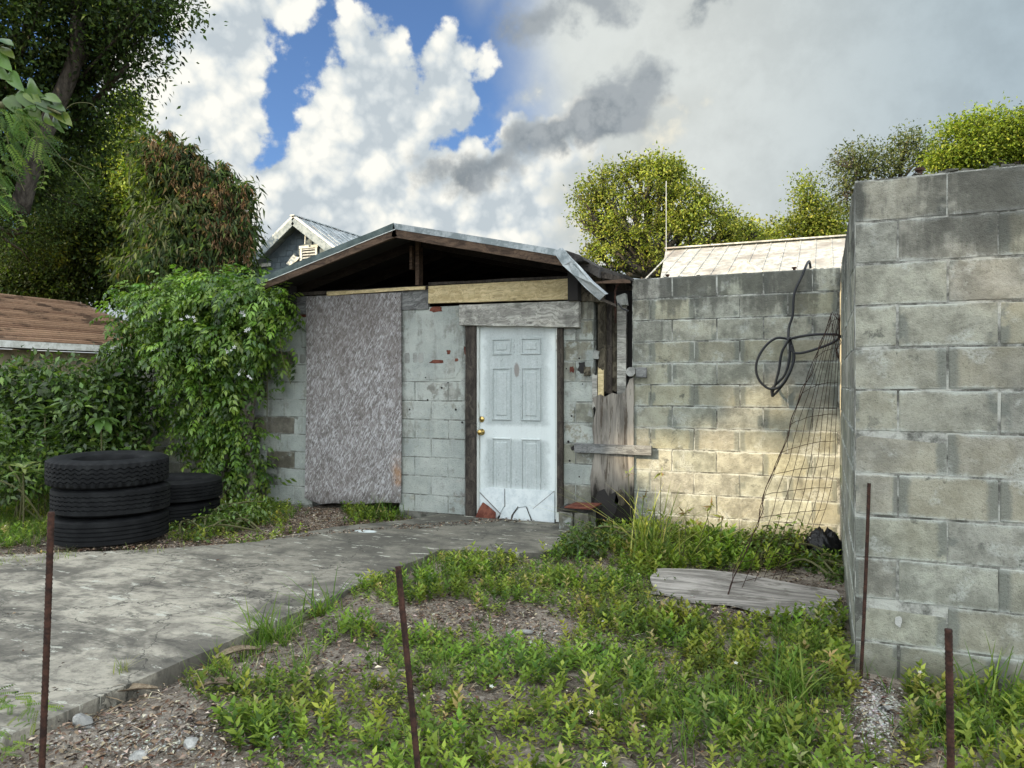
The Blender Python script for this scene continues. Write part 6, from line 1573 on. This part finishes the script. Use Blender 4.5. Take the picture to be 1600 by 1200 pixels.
shrub('dark weed bush in front of charred plywood foot', [LB(935, 835, 36, 16, 6.5), LB(975, 845, 30, 18, 6.4), LB(905, 850, 28, 14, 6.1)], 120, 16, .045, .045, [(0.05, 0.09, 0.02), (0.08, 0.14, 0.025)], [3, 2], name='weed_bush')
# ferny creeper at the near left corner of the path
fc = thing('ferny_weed', 'ferny leaved weed creeping over the near left corner of the path', 'plant', onG(20, 1110, SLZ))
pp = []; xx = []
for (px_1, py_1, k) in [(5, 1085, 12), (30, 1095, 10), (60, 1095, 8), (15, 1150, 10), (0, 1175, 12), (40, 1165, 4)]:
    for _ in range(k): c = onG(px_1 + random.gauss(0, 14), py_1 + random.gauss(0, 8), SLZ + random.uniform(.02, .08)); pp.append(list(c)); xx.append((random.uniform(-.3, 1), random.uniform(-.8, .8), random.uniform(-.1, .3)))
n = len(pp); V, F, C = scatter(feather[0], feather[1], np.array(pp), np.array(xx), np.tile([[0, -.2, 1.0]], (n, 1)), RNG.uniform(.5, .8, n), palette(n, [(0.10, 0.17, 0.03), (0.15, 0.21, 0.035)], [1, 1]))
o = link('leaves', mesh_np('leaves', V, F, C), MATS['leaf']); setp(o, fc); tag(o, kind='stuff')

# ------------------------------------------------------------------ unseen oaks added behind the photographer to block the sun
s_ = np.array(SUN); wv_ = np.array([0.74, -0.673, 0.0]); wv_ -= s_ * wv_.dot(s_); wv_ /= np.linalg.norm(wv_); vv_ = np.cross(s_, wv_); vv_ *= np.sign(vv_[2])
n = 52000
A_, B_, T_ = RNG.uniform(-13.5, 3.0, n), RNG.uniform(-3.4, 5.4, n), RNG.normal(25, 1.1, n)
Q = A_[:, None] * wv_ + B_[:, None] * vv_ + T_[:, None] * s_
holes = [(1240, 770, 84, 46), (1140, 805, 90, 34), (1280, 830, 50, 40), (1010, 712, 34, 26), (1080, 745, 60, 24), (1130, 680, 38, 14), (1190, 622, 44, 14), (1215, 705, 60, 14), (1110, 850, 50, 20), (1300, 740, 30, 70)]  # gaps cut in the crown to shape the sun patches on the wall
def shot(Q, Yp):
    k = (Q[:, 1] - Yp) / s_[1]; P = Q - k[:, None] * s_; a, b_, d3 = proj(P); return P, a, b_
P1, a1_, b1_ = shot(Q, YF); kill = np.zeros(n, bool)
for (x, y, rx, ry) in holes: kill |= (((a1_ - x) / (rx * 1.1 + 20)) ** 2 + ((b1_ - y) / (ry * 1.1 + 20)) ** 2 < 1) & (P1[:, 0] < XC + .2)
P2, a2_, b2_ = shot(Q, YC)
for (x, y, rx, ry) in [(1560, 440, 95, 50), (1390, 430, 40, 20)]: kill |= (((a2_ - x) / rx) ** 2 + ((b2_ - y) / ry) ** 2 < 1) & (RNG.random(n) < .93)
Q = Q[~kill]; A_ = A_[~kill]; n = len(Q)
for lo, hi, lab in ((-20, -8, 'unseen spreading oak added behind the camera at far left to shade the yard'), (-8, -2.5, 'unseen middle oak added behind the camera, crown gaps cut for the sun patches'), (-2.5, 9, 'unseen right hand oak added behind the camera to shade the near wall')):
    m = (A_ >= lo) & (A_ < hi); q = Q[m]; c0 = q.mean(0); t = thing('oak_tree', lab, 'tree', (c0[0], c0[1], 0))  # these oaks are unseen, added to block the sun
    k = m.sum(); V, F, C = scatter(LEAF2[0] - np.array([.5, 0, 0]), LEAF2[1], q, RNG.normal(size=(k, 3)), RNG.normal(size=(k, 3)) + s_ * 1.5, np.tile([[.34, .52, .34]], (k, 1)) * RNG.uniform(.8, 1.2, (k, 1)), palette(k, DARK, [1, 2, 2, 1]))
    o = link('crown', mesh_np('crown', V, F, C), MATS['leaf']); setp(o, t)
    b = BM(); c0 = Vector(c0); q_ = smooth([(c0.x, c0.y, 0), (c0.x + .2, c0.y - .1, 3), (c0.x, c0.y - .4, 7.2)], 5); b.tube(q_, 0, 10, rad=[0.5 - 0.02 * i for i in range(len(q_))]); b.done('trunk', MATS['bark'], t, smooth=True)
